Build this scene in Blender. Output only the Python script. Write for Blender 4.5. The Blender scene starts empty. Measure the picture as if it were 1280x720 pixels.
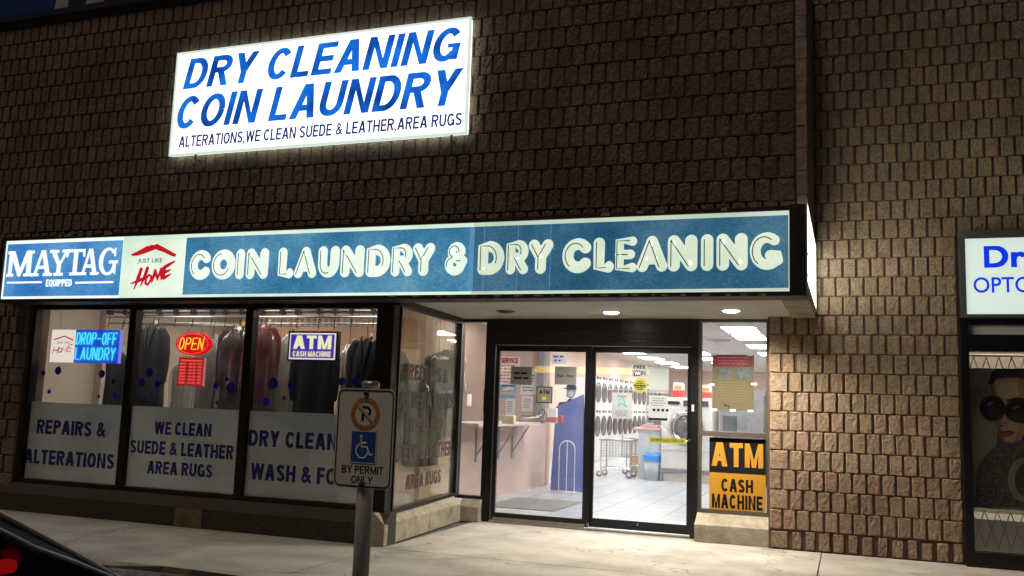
import bpy, bmesh, math, random
from mathutils import Vector, Matrix
random.seed(7)
sc = bpy.context.scene
COL = sc.collection
PI = math.pi

# ------------------------------------------------------------------ camera, sky, light, exposure
F, YAW, PIT, ROL = 1137.8, .35545, .12635, -.034353
CAM = Vector((0, 0, 1.39))
fw = Vector((-math.sin(YAW)*math.cos(PIT), math.cos(YAW)*math.cos(PIT), math.sin(PIT)))
rt0 = Vector((math.cos(YAW), math.sin(YAW), 0)); dn0 = fw.cross(rt0)
rt = rt0*math.cos(ROL) + dn0*math.sin(ROL); dn = dn0*math.cos(ROL) - rt0*math.sin(ROL)
cd = bpy.data.cameras.new('camera'); cam = bpy.data.objects.new('camera', cd); COL.objects.link(cam)
cd.sensor_width = 36; cd.lens = F/1280*36; cd.clip_start = .05; cd.clip_end = 500
cam.matrix_world = Matrix(((rt.x, -dn.x, -fw.x, CAM.x), (rt.y, -dn.y, -fw.y, CAM.y), (rt.z, -dn.z, -fw.z, CAM.z), (0, 0, 0, 1)))
sc.camera = cam
world = bpy.data.worlds.new('World'); sc.world = world; world.use_nodes = True
wn = world.node_tree; bgn = wn.nodes['Background']
bgn.inputs[0].default_value = (.16, .25, .62, 1); bgn.inputs[1].default_value = .022
sl = bpy.data.lights.new('parking_lot_light', 'SUN'); so = bpy.data.objects.new('parking_lot_light', sl); COL.objects.link(so)
sl.energy = .75; sl.angle = math.radians(14); sl.color = (1, .84, .66)
so.rotation_euler = Vector((.12, .32, -.94)).to_track_quat('-Z', 'Y').to_euler()
sc.view_settings.view_transform = 'Standard'; sc.view_settings.look = 'None'
sc.view_settings.exposure = 0; sc.view_settings.gamma = 1
cy = sc.cycles
cy.use_denoising = True; cy.max_bounces = 10; cy.diffuse_bounces = 4; cy.glossy_bounces = 4
cy.transparent_max_bounces = 24; cy.transmission_bounces = 6; cy.sample_clamp_indirect = 4; cy.caustics_reflective = False; cy.caustics_refractive = False

def ray(x, y): return rt*((x-640)/F) + dn*((y-360)/F) + fw
def P(x, y, Y): d = ray(x, y); return CAM + d*((Y-CAM.y)/d.y)
def PZ(x, y, Z): d = ray(x, y); return CAM + d*((Z-CAM.z)/d.z)
def PX(x, y, X): d = ray(x, y); return CAM + d*((X-CAM.x)/d.x)

# ------------------------------------------------------------------ materials
def s2l(*c): return tuple(((v/255)/12.92 if v/255 <= .04045 else ((v/255+.055)/1.055)**2.4) for v in c)
def newmat(name):
    m = bpy.data.materials.new(name); m.use_nodes = True
    return m, m.node_tree.nodes, m.node_tree.links, m.node_tree.nodes['Principled BSDF']
def M(name, col, rough=.6, metal=0, var=.15, scale=6, bump=0, bscale=40, dirt=None, spec=.5, stretch=(1, 1, 1), coat=0, spots=None):
    m, n, l, p = newmat(name)
    tc = n.new('ShaderNodeTexCoord'); mp = n.new('ShaderNodeMapping'); mp.inputs['Scale'].default_value = stretch
    l.new(tc.outputs['Object'], mp.inputs[0])
    ns = n.new('ShaderNodeTexNoise'); ns.inputs['Scale'].default_value = scale; ns.inputs['Detail'].default_value = 6
    l.new(mp.outputs[0], ns.inputs['Vector'])
    cr = n.new('ShaderNodeValToRGB')
    a = tuple(max(0, c*(1-var)) for c in col); b = tuple(min(1, c*(1+var)) for c in col)
    cr.color_ramp.elements[0].color = (*a, 1); cr.color_ramp.elements[1].color = (*b, 1)
    cr.color_ramp.elements[0].position = .3; cr.color_ramp.elements[1].position = .7
    l.new(ns.outputs['Fac'], cr.inputs[0]); out = cr.outputs[0]
    if dirt:
        n2 = n.new('ShaderNodeTexNoise'); n2.inputs['Scale'].default_value = dirt[1]; n2.inputs['Detail'].default_value = 8; n2.inputs['Roughness'].default_value = .65
        l.new(mp.outputs[0], n2.inputs['Vector'])
        r2 = n.new('ShaderNodeValToRGB'); r2.color_ramp.elements[0].position = dirt[2]; r2.color_ramp.elements[1].position = dirt[3]
        l.new(n2.outputs['Fac'], r2.inputs[0])
        mx = n.new('ShaderNodeMix'); mx.data_type = 'RGBA'; l.new(r2.outputs[0], mx.inputs[0]); l.new(out, mx.inputs[6]); mx.inputs[7].default_value = (*dirt[0], 1)
        out = mx.outputs[2]
    if spots:
        vc = n.new('ShaderNodeTexVoronoi'); vc.feature = 'DISTANCE_TO_EDGE'; vc.inputs['Scale'].default_value = .42; nw = n.new('ShaderNodeTexNoise'); nw.inputs['Scale'].default_value = 3; nw.inputs['Detail'].default_value = 6; l.new(mp.outputs[0], nw.inputs['Vector'])
        vm = n.new('ShaderNodeMix'); vm.data_type = 'RGBA'; vm.blend_type = 'LINEAR_LIGHT'; vm.inputs[0].default_value = .22; l.new(mp.outputs[0], vm.inputs[6]); l.new(nw.outputs['Color'], vm.inputs[7]); l.new(vm.outputs[2], vc.inputs['Vector'])
        cl_ = n.new('ShaderNodeMath'); cl_.operation = 'LESS_THAN'; cl_.inputs[1].default_value = .0028; l.new(vc.outputs['Distance'], cl_.inputs[0]); cm_ = n.new('ShaderNodeMath'); cm_.operation = 'MULTIPLY'; cm_.inputs[1].default_value = .6; l.new(cl_.outputs[0], cm_.inputs[0])
        mc = n.new('ShaderNodeMix'); mc.data_type = 'RGBA'; l.new(cm_.outputs[0], mc.inputs[0]); l.new(out, mc.inputs[6]); mc.inputs[7].default_value = (*spots[0], 1); out = mc.outputs[2]
        vo = n.new('ShaderNodeTexVoronoi'); vo.inputs['Scale'].default_value = spots[1]; l.new(mp.outputs[0], vo.inputs['Vector'])
        sc_ = n.new('ShaderNodeSeparateColor'); l.new(vo.outputs['Color'], sc_.inputs[0])
        th_ = n.new('ShaderNodeMath'); th_.operation = 'MULTIPLY'; th_.inputs[1].default_value = .16; l.new(sc_.outputs[0], th_.inputs[0])
        lt_ = n.new('ShaderNodeMath'); lt_.operation = 'LESS_THAN'; l.new(vo.outputs['Distance'], lt_.inputs[0]); l.new(th_.outputs[0], lt_.inputs[1])
        k_ = n.new('ShaderNodeMath'); k_.operation = 'GREATER_THAN'; k_.inputs[1].default_value = .55; l.new(sc_.outputs[1], k_.inputs[0])
        q_ = n.new('ShaderNodeMath'); q_.operation = 'MULTIPLY'; l.new(lt_.outputs[0], q_.inputs[0]); l.new(k_.outputs[0], q_.inputs[1])
        q2 = n.new('ShaderNodeMath'); q2.operation = 'MULTIPLY'; q2.inputs[1].default_value = .55; l.new(q_.outputs[0], q2.inputs[0])
        mx = n.new('ShaderNodeMix'); mx.data_type = 'RGBA'; l.new(q2.outputs[0], mx.inputs[0]); l.new(out, mx.inputs[6]); mx.inputs[7].default_value = (*spots[0], 1); out = mx.outputs[2]
    l.new(out, p.inputs['Base Color'])
    p.inputs['Roughness'].default_value = rough; p.inputs['Metallic'].default_value = metal; p.inputs['Specular IOR Level'].default_value = spec
    if coat: p.inputs['Coat Weight'].default_value = coat; p.inputs['Coat Roughness'].default_value = .03
    if bump:
        n3 = n.new('ShaderNodeTexNoise'); n3.inputs['Scale'].default_value = bscale; n3.inputs['Detail'].default_value = 5
        l.new(mp.outputs[0], n3.inputs['Vector'])
        bp = n.new('ShaderNodeBump'); bp.inputs['Strength'].default_value = bump; bp.inputs['Distance'].default_value = .01
        l.new(n3.outputs['Fac'], bp.inputs['Height']); l.new(bp.outputs[0], p.inputs['Normal'])
    return m
def E(name, col, s, base=(.5, .5, .5)):
    m, n, l, p = newmat(name); p.inputs['Base Color'].default_value = (*base, 1); p.inputs['Roughness'].default_value = .8; p.inputs['Specular IOR Level'].default_value = .1
    p.inputs['Emission Color'].default_value = (*col, 1); p.inputs['Emission Strength'].default_value = s
    return m
def EN(name, c0, c1, s, scale=5, stretch=(1, 1, 1), lo=.36, hi=.60):
    m, n, l, p = newmat(name); p.inputs['Roughness'].default_value = .8; p.inputs['Base Color'].default_value = (*c0, 1); p.inputs['Specular IOR Level'].default_value = .1
    tc = n.new('ShaderNodeTexCoord'); mp = n.new('ShaderNodeMapping'); mp.inputs['Scale'].default_value = stretch; l.new(tc.outputs['Object'], mp.inputs[0])
    ns = n.new('ShaderNodeTexNoise'); ns.inputs['Scale'].default_value = scale; ns.inputs['Detail'].default_value = 7; l.new(mp.outputs[0], ns.inputs['Vector'])
    cr = n.new('ShaderNodeValToRGB'); cr.color_ramp.elements[0].position = lo; cr.color_ramp.elements[1].position = hi; cr.color_ramp.elements[0].color = (*c0, 1); cr.color_ramp.elements[1].color = (*c1, 1)
    l.new(ns.outputs['Fac'], cr.inputs[0]); l.new(cr.outputs[0], p.inputs['Emission Color']); p.inputs['Emission Strength'].default_value = s
    return m
def block_mat(name, cols, dark):
    m, n, l, p = newmat(name)
    at = n.new('ShaderNodeAttribute'); at.attribute_name = 'tone'
    cr = n.new('ShaderNodeValToRGB'); el = cr.color_ramp.elements
    while len(el) < len(cols): el.new(.5)
    for i, c in enumerate(cols): el[i].position = i/(len(cols)-1); el[i].color = (*c, 1)
    sp = n.new('ShaderNodeSeparateColor'); l.new(at.outputs['Color'], sp.inputs[0]); l.new(sp.outputs[0], cr.inputs[0])
    tc = n.new('ShaderNodeTexCoord'); ns = n.new('ShaderNodeTexNoise'); ns.inputs['Scale'].default_value = 45; ns.inputs['Detail'].default_value = 7; ns.inputs['Roughness'].default_value = .7
    l.new(tc.outputs['Object'], ns.inputs['Vector'])
    r2 = n.new('ShaderNodeValToRGB'); r2.color_ramp.elements[0].position = .3; r2.color_ramp.elements[0].color = (.45, .43, .42, 1); r2.color_ramp.elements[1].position = .68; r2.color_ramp.elements[1].color = (1.15, 1.12, 1.1, 1)
    l.new(ns.outputs['Fac'], r2.inputs[0])
    mx = n.new('ShaderNodeMix'); mx.data_type = 'RGBA'; mx.blend_type = 'MULTIPLY'; mx.inputs[0].default_value = 1
    l.new(cr.outputs[0], mx.inputs[6]); l.new(r2.outputs[0], mx.inputs[7])
    ng = n.new('ShaderNodeTexNoise'); ng.inputs['Scale'].default_value = 1.1; ng.inputs['Detail'].default_value = 7; ng.inputs['Roughness'].default_value = .6; l.new(tc.outputs['Object'], ng.inputs['Vector'])
    rg = n.new('ShaderNodeValToRGB'); rg.color_ramp.elements[0].position = .32; rg.color_ramp.elements[0].color = (.66, .64, .62, 1); rg.color_ramp.elements[1].position = .62; rg.color_ramp.elements[1].color = (1.08, 1.07, 1.05, 1); l.new(ng.outputs['Fac'], rg.inputs[0])
    mg = n.new('ShaderNodeMix'); mg.data_type = 'RGBA'; mg.blend_type = 'MULTIPLY'; mg.inputs[0].default_value = 1; l.new(mx.outputs[2], mg.inputs[6]); l.new(rg.outputs[0], mg.inputs[7]); mx = mg
    m2 = n.new('ShaderNodeMix'); m2.data_type = 'RGBA'; l.new(sp.outputs[1], m2.inputs[0]); l.new(mx.outputs[2], m2.inputs[6]); m2.inputs[7].default_value = (*dark, 1)
    l.new(m2.outputs[2], p.inputs['Base Color']); p.inputs['Roughness'].default_value = .93; p.inputs['Specular IOR Level'].default_value = .2
    n3 = n.new('ShaderNodeTexNoise'); n3.inputs['Scale'].default_value = 30; n3.inputs['Detail'].default_value = 8; n3.inputs['Roughness'].default_value = .6
    l.new(tc.outputs['Object'], n3.inputs['Vector']); bp = n.new('ShaderNodeBump'); bp.inputs['Strength'].default_value = .9; bp.inputs['Distance'].default_value = .02
    l.new(n3.outputs['Fac'], bp.inputs['Height']); l.new(bp.outputs[0], p.inputs['Normal'])
    return m
def glass_mat(name, tint, rough=.02, ior=1.5, boost=0, diff=0, dcol=(.5, .5, .5)):
    m, n, l, p = newmat(name); n.remove(p)
    tr = n.new('ShaderNodeBsdfTransparent'); tr.inputs[0].default_value = (*tint, 1)
    gl = n.new('ShaderNodeBsdfGlossy'); gl.inputs['Roughness'].default_value = rough; gl.inputs[0].default_value = (1, 1, 1, 1)
    lw = n.new('ShaderNodeLayerWeight'); lw.inputs[0].default_value = .5
    pw = n.new('ShaderNodeMath'); pw.operation = 'POWER'; pw.inputs[1].default_value = 5; l.new(lw.outputs['Facing'], pw.inputs[0])
    ad = n.new('ShaderNodeMath'); ad.operation = 'MULTIPLY_ADD'; ad.inputs[1].default_value = .9; ad.inputs[2].default_value = .035+boost; ad.use_clamp = True
    l.new(pw.outputs[0], ad.inputs[0])
    mx = n.new('ShaderNodeMixShader'); l.new(ad.outputs[0], mx.inputs[0]); l.new(tr.outputs[0], mx.inputs[1]); l.new(gl.outputs[0], mx.inputs[2])
    out = mx.outputs[0]
    if diff:
        df = n.new('ShaderNodeBsdfDiffuse'); df.inputs[0].default_value = (*dcol, 1)
        tc = n.new('ShaderNodeTexCoord'); ns = n.new('ShaderNodeTexNoise'); ns.inputs['Scale'].default_value = 3.5; ns.inputs['Detail'].default_value = 9
        l.new(tc.outputs['Object'], ns.inputs['Vector']); mr = n.new('ShaderNodeMapRange'); mr.inputs[1].default_value = .35; mr.inputs[2].default_value = .75
        mr.inputs[3].default_value = 0; mr.inputs[4].default_value = diff; l.new(ns.outputs['Fac'], mr.inputs[0])
        m3 = n.new('ShaderNodeMixShader'); l.new(mr.outputs[0], m3.inputs[0]); l.new(out, m3.inputs[1]); l.new(df.outputs[0], m3.inputs[2]); out = m3.outputs[0]
    l.new(out, n['Material Output'].inputs[0])
    return m
def film_mat():
    m, n, l, p = newmat('frosted_film'); n.remove(p)
    tl = n.new('ShaderNodeBsdfTranslucent'); tl.inputs[0].default_value = (.50, .545, .56, 1)
    df = n.new('ShaderNodeBsdfDiffuse'); df.inputs[0].default_value = (.40, .435, .45, 1)
    tr = n.new('ShaderNodeBsdfTransparent'); tr.inputs[0].default_value = (.9, .9, .86, 1)
    a = n.new('ShaderNodeMixShader'); a.inputs[0].default_value = .45; l.new(tl.outputs[0], a.inputs[1]); l.new(df.outputs[0], a.inputs[2])
    b = n.new('ShaderNodeMixShader')
    tc = n.new('ShaderNodeTexCoord'); ns = n.new('ShaderNodeTexNoise'); ns.inputs['Scale'].default_value = 2.2; ns.inputs['Detail'].default_value = 7
    l.new(tc.outputs['Object'], ns.inputs['Vector']); mr = n.new('ShaderNodeMapRange'); mr.inputs[1].default_value = .3; mr.inputs[2].default_value = .7; mr.inputs[3].default_value = .08; mr.inputs[4].default_value = .42
    l.new(ns.outputs['Fac'], mr.inputs[0]); l.new(mr.outputs[0], b.inputs[0])
    l.new(a.outputs[0], b.inputs[1]); l.new(tr.outputs[0], b.inputs[2])
    l.new(b.outputs[0], n['Material Output'].inputs[0])
    return m
def denim_mat(name, c0, c1, c2, s):
    m, n, l, p = newmat(name)
    tc = n.new('ShaderNodeTexCoord'); mp = n.new('ShaderNodeMapping'); mp.inputs['Scale'].default_value = (4, 1, 46); l.new(tc.outputs['Object'], mp.inputs[0])
    ns = n.new('ShaderNodeTexNoise'); ns.inputs['Scale'].default_value = 9; ns.inputs['Detail'].default_value = 12; ns.inputs['Roughness'].default_value = .85; l.new(mp.outputs[0], ns.inputs['Vector'])
    n2 = n.new('ShaderNodeTexNoise'); n2.inputs['Scale'].default_value = 2.0; n2.inputs['Detail'].default_value = 5; l.new(tc.outputs['Object'], n2.inputs['Vector'])
    ad = n.new('ShaderNodeMath'); ad.operation = 'MULTIPLY_ADD'; ad.inputs[1].default_value = .22; l.new(n2.outputs['Fac'], ad.inputs[0])
    m5 = n.new('ShaderNodeMath'); m5.operation = 'MULTIPLY'; m5.inputs[1].default_value = .95; l.new(ns.outputs['Fac'], m5.inputs[0]); l.new(m5.outputs[0], ad.inputs[2])
    cr = n.new('ShaderNodeValToRGB'); el = cr.color_ramp.elements; el.new(.5)
    for e, pos, c in zip(el, (.46, .575, .72), (c0, c1, c2)): e.position = pos; e.color = (*c, 1)
    l.new(ad.outputs[0], cr.inputs[0])
    vo = n.new('ShaderNodeTexVoronoi'); vo.feature = 'DISTANCE_TO_EDGE'; vo.inputs['Scale'].default_value = 9
    mv = n.new('ShaderNodeMapping'); mv.inputs['Scale'].default_value = (1, 1, 2.2); l.new(tc.outputs['Object'], mv.inputs[0])
    nd = n.new('ShaderNodeTexNoise'); nd.inputs['Scale'].default_value = 14; l.new(mv.outputs[0], nd.inputs['Vector'])
    va = n.new('ShaderNodeMix'); va.data_type = 'RGBA'; va.blend_type = 'LINEAR_LIGHT'; va.inputs[0].default_value = .12; l.new(mv.outputs[0], va.inputs[6]); l.new(nd.outputs['Color'], va.inputs[7])
    l.new(va.outputs[2], vo.inputs['Vector'])
    lt = n.new('ShaderNodeMath'); lt.operation = 'LESS_THAN'; lt.inputs[1].default_value = .012; l.new(vo.outputs['Distance'], lt.inputs[0])
    n4 = n.new('ShaderNodeTexNoise'); n4.inputs['Scale'].default_value = 1.5; l.new(tc.outputs['Object'], n4.inputs['Vector'])
    m4 = n.new('ShaderNodeMapRange'); m4.inputs[1].default_value = .45; m4.inputs[2].default_value = .7; m4.inputs[4].default_value = .5; l.new(n4.outputs['Fac'], m4.inputs[0])
    mm = n.new('ShaderNodeMath'); mm.operation = 'MULTIPLY'; l.new(lt.outputs[0], mm.inputs[0]); l.new(m4.outputs[0], mm.inputs[1])
    mx = n.new('ShaderNodeMix'); mx.data_type = 'RGBA'; l.new(mm.outputs[0], mx.inputs[0]); l.new(cr.outputs[0], mx.inputs[6]); mx.inputs[7].default_value = (*c2, 1)
    l.new(mx.outputs[2], p.inputs['Emission Color']); p.inputs['Emission Strength'].default_value = s
    p.inputs['Base Color'].default_value = (.02, .07, .16, 1); p.inputs['Roughness'].default_value = .35
    return m
def grid_mat(name, c1, c2, mort, bw, bh, ms, rough, dirt=None):
    m, n, l, p = newmat(name)
    tc = n.new('ShaderNodeTexCoord')
    b = n.new('ShaderNodeTexBrick'); b.offset = 0; b.inputs['Scale'].default_value = 1; b.inputs['Brick Width'].default_value = bw; b.inputs['Row Height'].default_value = bh; b.inputs['Mortar Size'].default_value = ms*bw; b.inputs['Mortar Smooth'].default_value = .1
    b.inputs['Color1'].default_value = (*c1, 1); b.inputs['Color2'].default_value = (*c2, 1); b.inputs['Mortar'].default_value = (*mort, 1)
    l.new(tc.outputs['Object'], b.inputs['Vector']); out = b.outputs[0]
    if dirt:
        ns = n.new('ShaderNodeTexNoise'); ns.inputs['Scale'].default_value = 1.6; ns.inputs['Detail'].default_value = 9; ns.inputs['Roughness'].default_value = .65; l.new(tc.outputs['Object'], ns.inputs['Vector'])
        r = n.new('ShaderNodeMapRange'); r.inputs[1].default_value = .45; r.inputs[2].default_value = .75; r.inputs[4].default_value = .45; l.new(ns.outputs['Fac'], r.inputs[0])
        mx = n.new('ShaderNodeMix'); mx.data_type = 'RGBA'; l.new(r.outputs[0], mx.inputs[0]); l.new(out, mx.inputs[6]); mx.inputs[7].default_value = (*dirt, 1); out = mx.outputs[2]
    l.new(out, p.inputs['Base Color']); p.inputs['Roughness'].default_value = rough
    return m
def tile_mat(): return grid_mat('floor_tile', (.50, .53, .57), (.57, .59, .63), (.24, .25, .28), .45, .45, .02, .25, (.40, .41, .42))

MT = dict(
    upper=block_mat('block_upper_dimmed', [(.25, .168, .125), (.29, .198, .145), (.255, .19, .148), (.30, .205, .148)], (.035, .026, .02)),  # same block as the pier, colour darkened to stand in for dim light
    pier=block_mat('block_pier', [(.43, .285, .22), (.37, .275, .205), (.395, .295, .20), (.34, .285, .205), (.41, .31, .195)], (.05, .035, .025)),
    mortar=M('mortar_dark', (.10, .068, .05), .95),
    concrete=M('sidewalk_concrete', (.41, .385, .335), .85, var=.17, scale=2.3, bump=.35, bscale=70, dirt=((.20, .185, .16), 1.1, .46, .78), spots=((.13, .12, .11), 5)),
    joint=M('joint_dark', (.10, .09, .075), .95),
    kerbc=M('kerb_concrete', (.32, .30, .26), .9, var=.2, scale=5, bump=.3),
    asphalt=M('asphalt', (.045, .044, .043), .9, var=.3, scale=60, bump=.5, bscale=150),
    curb_dark=M('base_aggregate_dark', (.05, .042, .027), .95, var=.5, scale=70, bump=.8, bscale=90),
    curb_light=M('base_concrete', (.36, .32, .24), .9, var=.25, scale=9, bump=.8, bscale=55, dirt=((.16, .14, .10), 3.5, .5, .75)),
    bronze=M('dark_bronze_frame', (.020, .015, .012), .4, .5, var=.2),
    black=M('black_frame', (.007, .0075, .009), .35, .3, var=.2),
    alu=M('worn_aluminium', (.42, .41, .39), .4, .8, var=.2, scale=15),
    soffit=M('soffit_paint', (.84, .81, .74), .75, var=.08, scale=2, dirt=((.70, .67, .60), 1.7, .5, .8)),
    casing=M('casing_dark', (.018, .013, .012), .6, var=.4, scale=8),
    peel=M('peeling_primer', (.30, .23, .17), .9, var=.35, scale=30),
    corner_lit=M('lit_corner_strip', (.34, .26, .21), .9, var=.3, scale=14, bump=.9, bscale=30),  # pale colour stands in for light catching the wall's end blocks
    coping=M('coping_metal', (.04, .045, .07), .5, .4),
    glass=glass_mat('window_glass', (.90, .90, .88), .015, 1.5),
    door_glass=glass_mat('door_glass', (.96, .97, .97), .01, 1.5, 0, .07, (.7, .7, .7)),
    side_glass=glass_mat('side_glass', (.84, .83, .74), .02, 1.55, .02, .16, (.50, .48, .36)),  # yellow-green tint and veil stand in for reflections of the doorway
    film=film_mat(),
    vinyl=M('vinyl_blue', (.010, .012, .15), .5, var=.12, scale=9),
    vinyl_b=M('vinyl_bubble', (.008, .02, .48), .5, var=.3, scale=12),
    vinyl_r=M('vinyl_brown', (.045, .024, .017), .6, var=.3, scale=10),
    pink=M('pink_wall', (.68, .51, .44), .8, var=.04, scale=1.5),
    beige=M('beige_wall', (.50, .42, .345), .85, var=.06, scale=1.5),
    ceil=grid_mat('ceiling_tile', (.74, .71, .66), (.72, .69, .64), (.46, .44, .41), .61, 1.22, .018, .9),
    tile=tile_mat(),
    white=M('white_enamel', (.78, .78, .76), .4, var=.04),
    offwhite=M('off_white', (.70, .66, .60), .6, var=.06),
    paper=M('paper_white', (.80, .80, .80), .8, var=.03),
    grey=M('grey_paper', (.22, .21, .20), .85, var=.05),
    greyl=M('grey_paper_light', (.27, .30, .31), .85, var=.05),
    ink=M('ink', (.010, .010, .012), .8, spec=.1), red=M('print_red', (.55, .02, .03), .6), maroon=M('print_maroon', (.13, .008, .02), .5, var=.05),
    olive=M('print_olive', (.10, .085, .042), .6, var=.05), yellow=M('print_yellow', (.80, .60, .02), .5), ylime=M('sticker_lime', (.25, .25, .02), .5, var=.05),
    orange=M('print_orange', (.52, .25, .02), .5, var=.04), amber=M('print_amber', (.50, .24, .015), .5, var=.04),
    blueprint=M('print_blue', (.02, .10, .45), .5), sky_p=M('print_sky', (.20, .42, .75), .6), teal=M('print_teal', (.08, .30, .36), .6),
    steel=M('steel', (.50, .50, .51), .3, .9, var=.1), chrome=M('chrome', (.7, .7, .7), .15, 1),
    dark=M('dark_plastic', (.025, .025, .028), .4), dglass=M('drum_glass', (.05, .05, .07), .12, var=.3, scale=12),
    bluep=M('blue_laminate', (.125, .17, .42), .5, var=.08, scale=3), bluel=M('blue_laminate_edge', (.20, .27, .55), .5),
    counter=M('counter_top', (.72, .60, .54), .4, var=.05), mat_g=M('floor_mat', (.20, .195, .19), .95, var=.2, scale=50, bump=.4, bscale=200),
    lblue=M('bin_pale_blue', (.55, .64, .72), .5), bag=M('bin_bag_blue', (.03, .25, .72), .35, var=.3, scale=14),
    tpanel=M('table_panel', (.50, .56, .60), .6), cardboard=M('cardboard', (.50, .32, .16), .8),
    washgrey=M('washer_grey', (.25, .25, .28), .4, .3),
)

# ------------------------------------------------------------------ mesh helpers
class MB:
    def __init__(s): s.v = []; s.f = []; s.sm = []; s.c = None
    def add(s, vs, fs, smooth=False):
        o = len(s.v); s.v += [tuple(v) for v in vs]; s.f += [tuple(i+o for i in f) for f in fs]; s.sm += [smooth]*len(fs); return s
    def box(s, x0, x1, y0, y1, z0, z1):
        x0, x1 = min(x0, x1), max(x0, x1); y0, y1 = min(y0, y1), max(y0, y1); z0, z1 = min(z0, z1), max(z0, z1)
        return s.add([(x0, y0, z0), (x1, y0, z0), (x1, y1, z0), (x0, y1, z0), (x0, y0, z1), (x1, y0, z1), (x1, y1, z1), (x0, y1, z1)],
                     [(0, 3, 2, 1), (4, 5, 6, 7), (0, 1, 5, 4), (1, 2, 6, 5), (2, 3, 7, 6), (3, 0, 4, 7)])
    def prism(s, pts, ax, a, b):               # polygon pts in the plane across axis ax ('x','y','z'), between a and b
        n = len(pts)
        def q(p, t): return (t, p[0], p[1]) if ax == 'x' else (p[0], t, p[1]) if ax == 'y' else (p[0], p[1], t)
        ar = sum(pts[i][0]*pts[(i+1) % n][1]-pts[(i+1) % n][0]*pts[i][1] for i in range(n))
        if ar < 0: pts = pts[::-1]
        vs = [q(p, a) for p in pts]+[q(p, b) for p in pts]
        return s.add(vs, [tuple(range(n)), tuple(range(2*n-1, n-1, -1))]+[(i, n+i, n+(i+1) % n, (i+1) % n) for i in range(n)])
    def tube(s, pts, r, n=8, ends=True, sq=(1, 1, 1), closed=False):
        pts = [Vector(p) for p in pts]; R = r if isinstance(r, (list, tuple)) else [r]*len(pts)
        R = list(R)
        if ends and not closed:
            d0 = (pts[0]-pts[1]).normalized(); d1 = (pts[-1]-pts[-2]).normalized(); p0, p1, r0, r1 = pts[0], pts[-1], R[0], R[-1]
            pre = [(p0+d0*r0*math.sin(t), max(r0*math.cos(t), r0*.05)) for t in (PI/2, 1.1, .6, .25)]; post = [(p1+d1*r1*math.sin(t), max(r1*math.cos(t), r1*.05)) for t in (.25, .6, 1.1, PI/2)]
            pts = [a for a, _ in pre]+pts+[a for a, _ in post]; R = [b for _, b in pre]+R+[b for _, b in post]
        m = len(pts); vs = []; up = None
        for i in range(m):
            if closed: t = pts[(i+1) % m]-pts[i-1]
            else: t = pts[min(i+1, m-1)]-pts[max(i-1, 0)]
            t.normalize()
            if up is None:
                up = Vector((0, 1, 0)) if abs(t.y) < .9 else Vector((1, 0, 0))
            a = t.cross(up); a.normalize(); b = a.cross(t); up = b
            for k in range(n):
                o = (a*math.cos(2*PI*k/n)+b*math.sin(2*PI*k/n))*R[i]
                vs.append((pts[i].x+o.x*sq[0], pts[i].y+o.y*sq[1], pts[i].z+o.z*sq[2]))
        fs = []
        for i in range(m if closed else m-1):
            j = (i+1) % m
            for k in range(n): fs.append((i*n+k, i*n+(k+1) % n, j*n+(k+1) % n, j*n+k))
        if not closed: fs += [tuple(range(n))[::-1], tuple((m-1)*n+k for k in range(n))]
        return s.add(vs, fs, True)
    def lathe(s, prof, c, ax='z', n=24, cap=True):   # prof = [(r, h)]
        vs = []
        for r, h in prof:
            for k in range(n):
                u, w = r*math.cos(2*PI*k/n), r*math.sin(2*PI*k/n)
                vs.append((c[0]+u, c[1]+w, c[2]+h) if ax == 'z' else (c[0]+u, c[1]+h, c[2]+w) if ax == 'y' else (c[0]+h, c[1]+u, c[2]+w))
        m = len(prof); fs = [(i*n+k, i*n+(k+1) % n, (i+1)*n+(k+1) % n, (i+1)*n+k) for i in range(m-1) for k in range(n)]
        if cap: fs += [tuple(range(n))[::-1], tuple((m-1)*n+k for k in range(n))]
        return s.add(vs, fs, True)
    def loft(s, rings, close=True, cap=True):
        n = len(rings[0]); vs = [p for r in rings for p in r]; fs = []
        for i in range(len(rings)-1):
            for k in range(n if close else n-1): fs.append((i*n+k, i*n+(k+1) % n, (i+1)*n+(k+1) % n, (i+1)*n+k))
        if cap: fs += [tuple(range(n))[::-1], tuple((len(rings)-1)*n+k for k in range(n))]
        return s.add(vs, fs, True)
    def disc(s, c, r, ax='y', n=24, th=.003, rz=None):
        rz = rz or r
        pts = [(r*math.cos(2*PI*k/n), rz*math.sin(2*PI*k/n)) for k in range(n)]
        i = 'xyz'.index(ax); o = [c[j] for j in range(3) if j != i]
        return s.prism([(o[0]+p, o[1]+q) for p, q in pts], ax, c[i]-th/2, c[i]+th/2)

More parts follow.
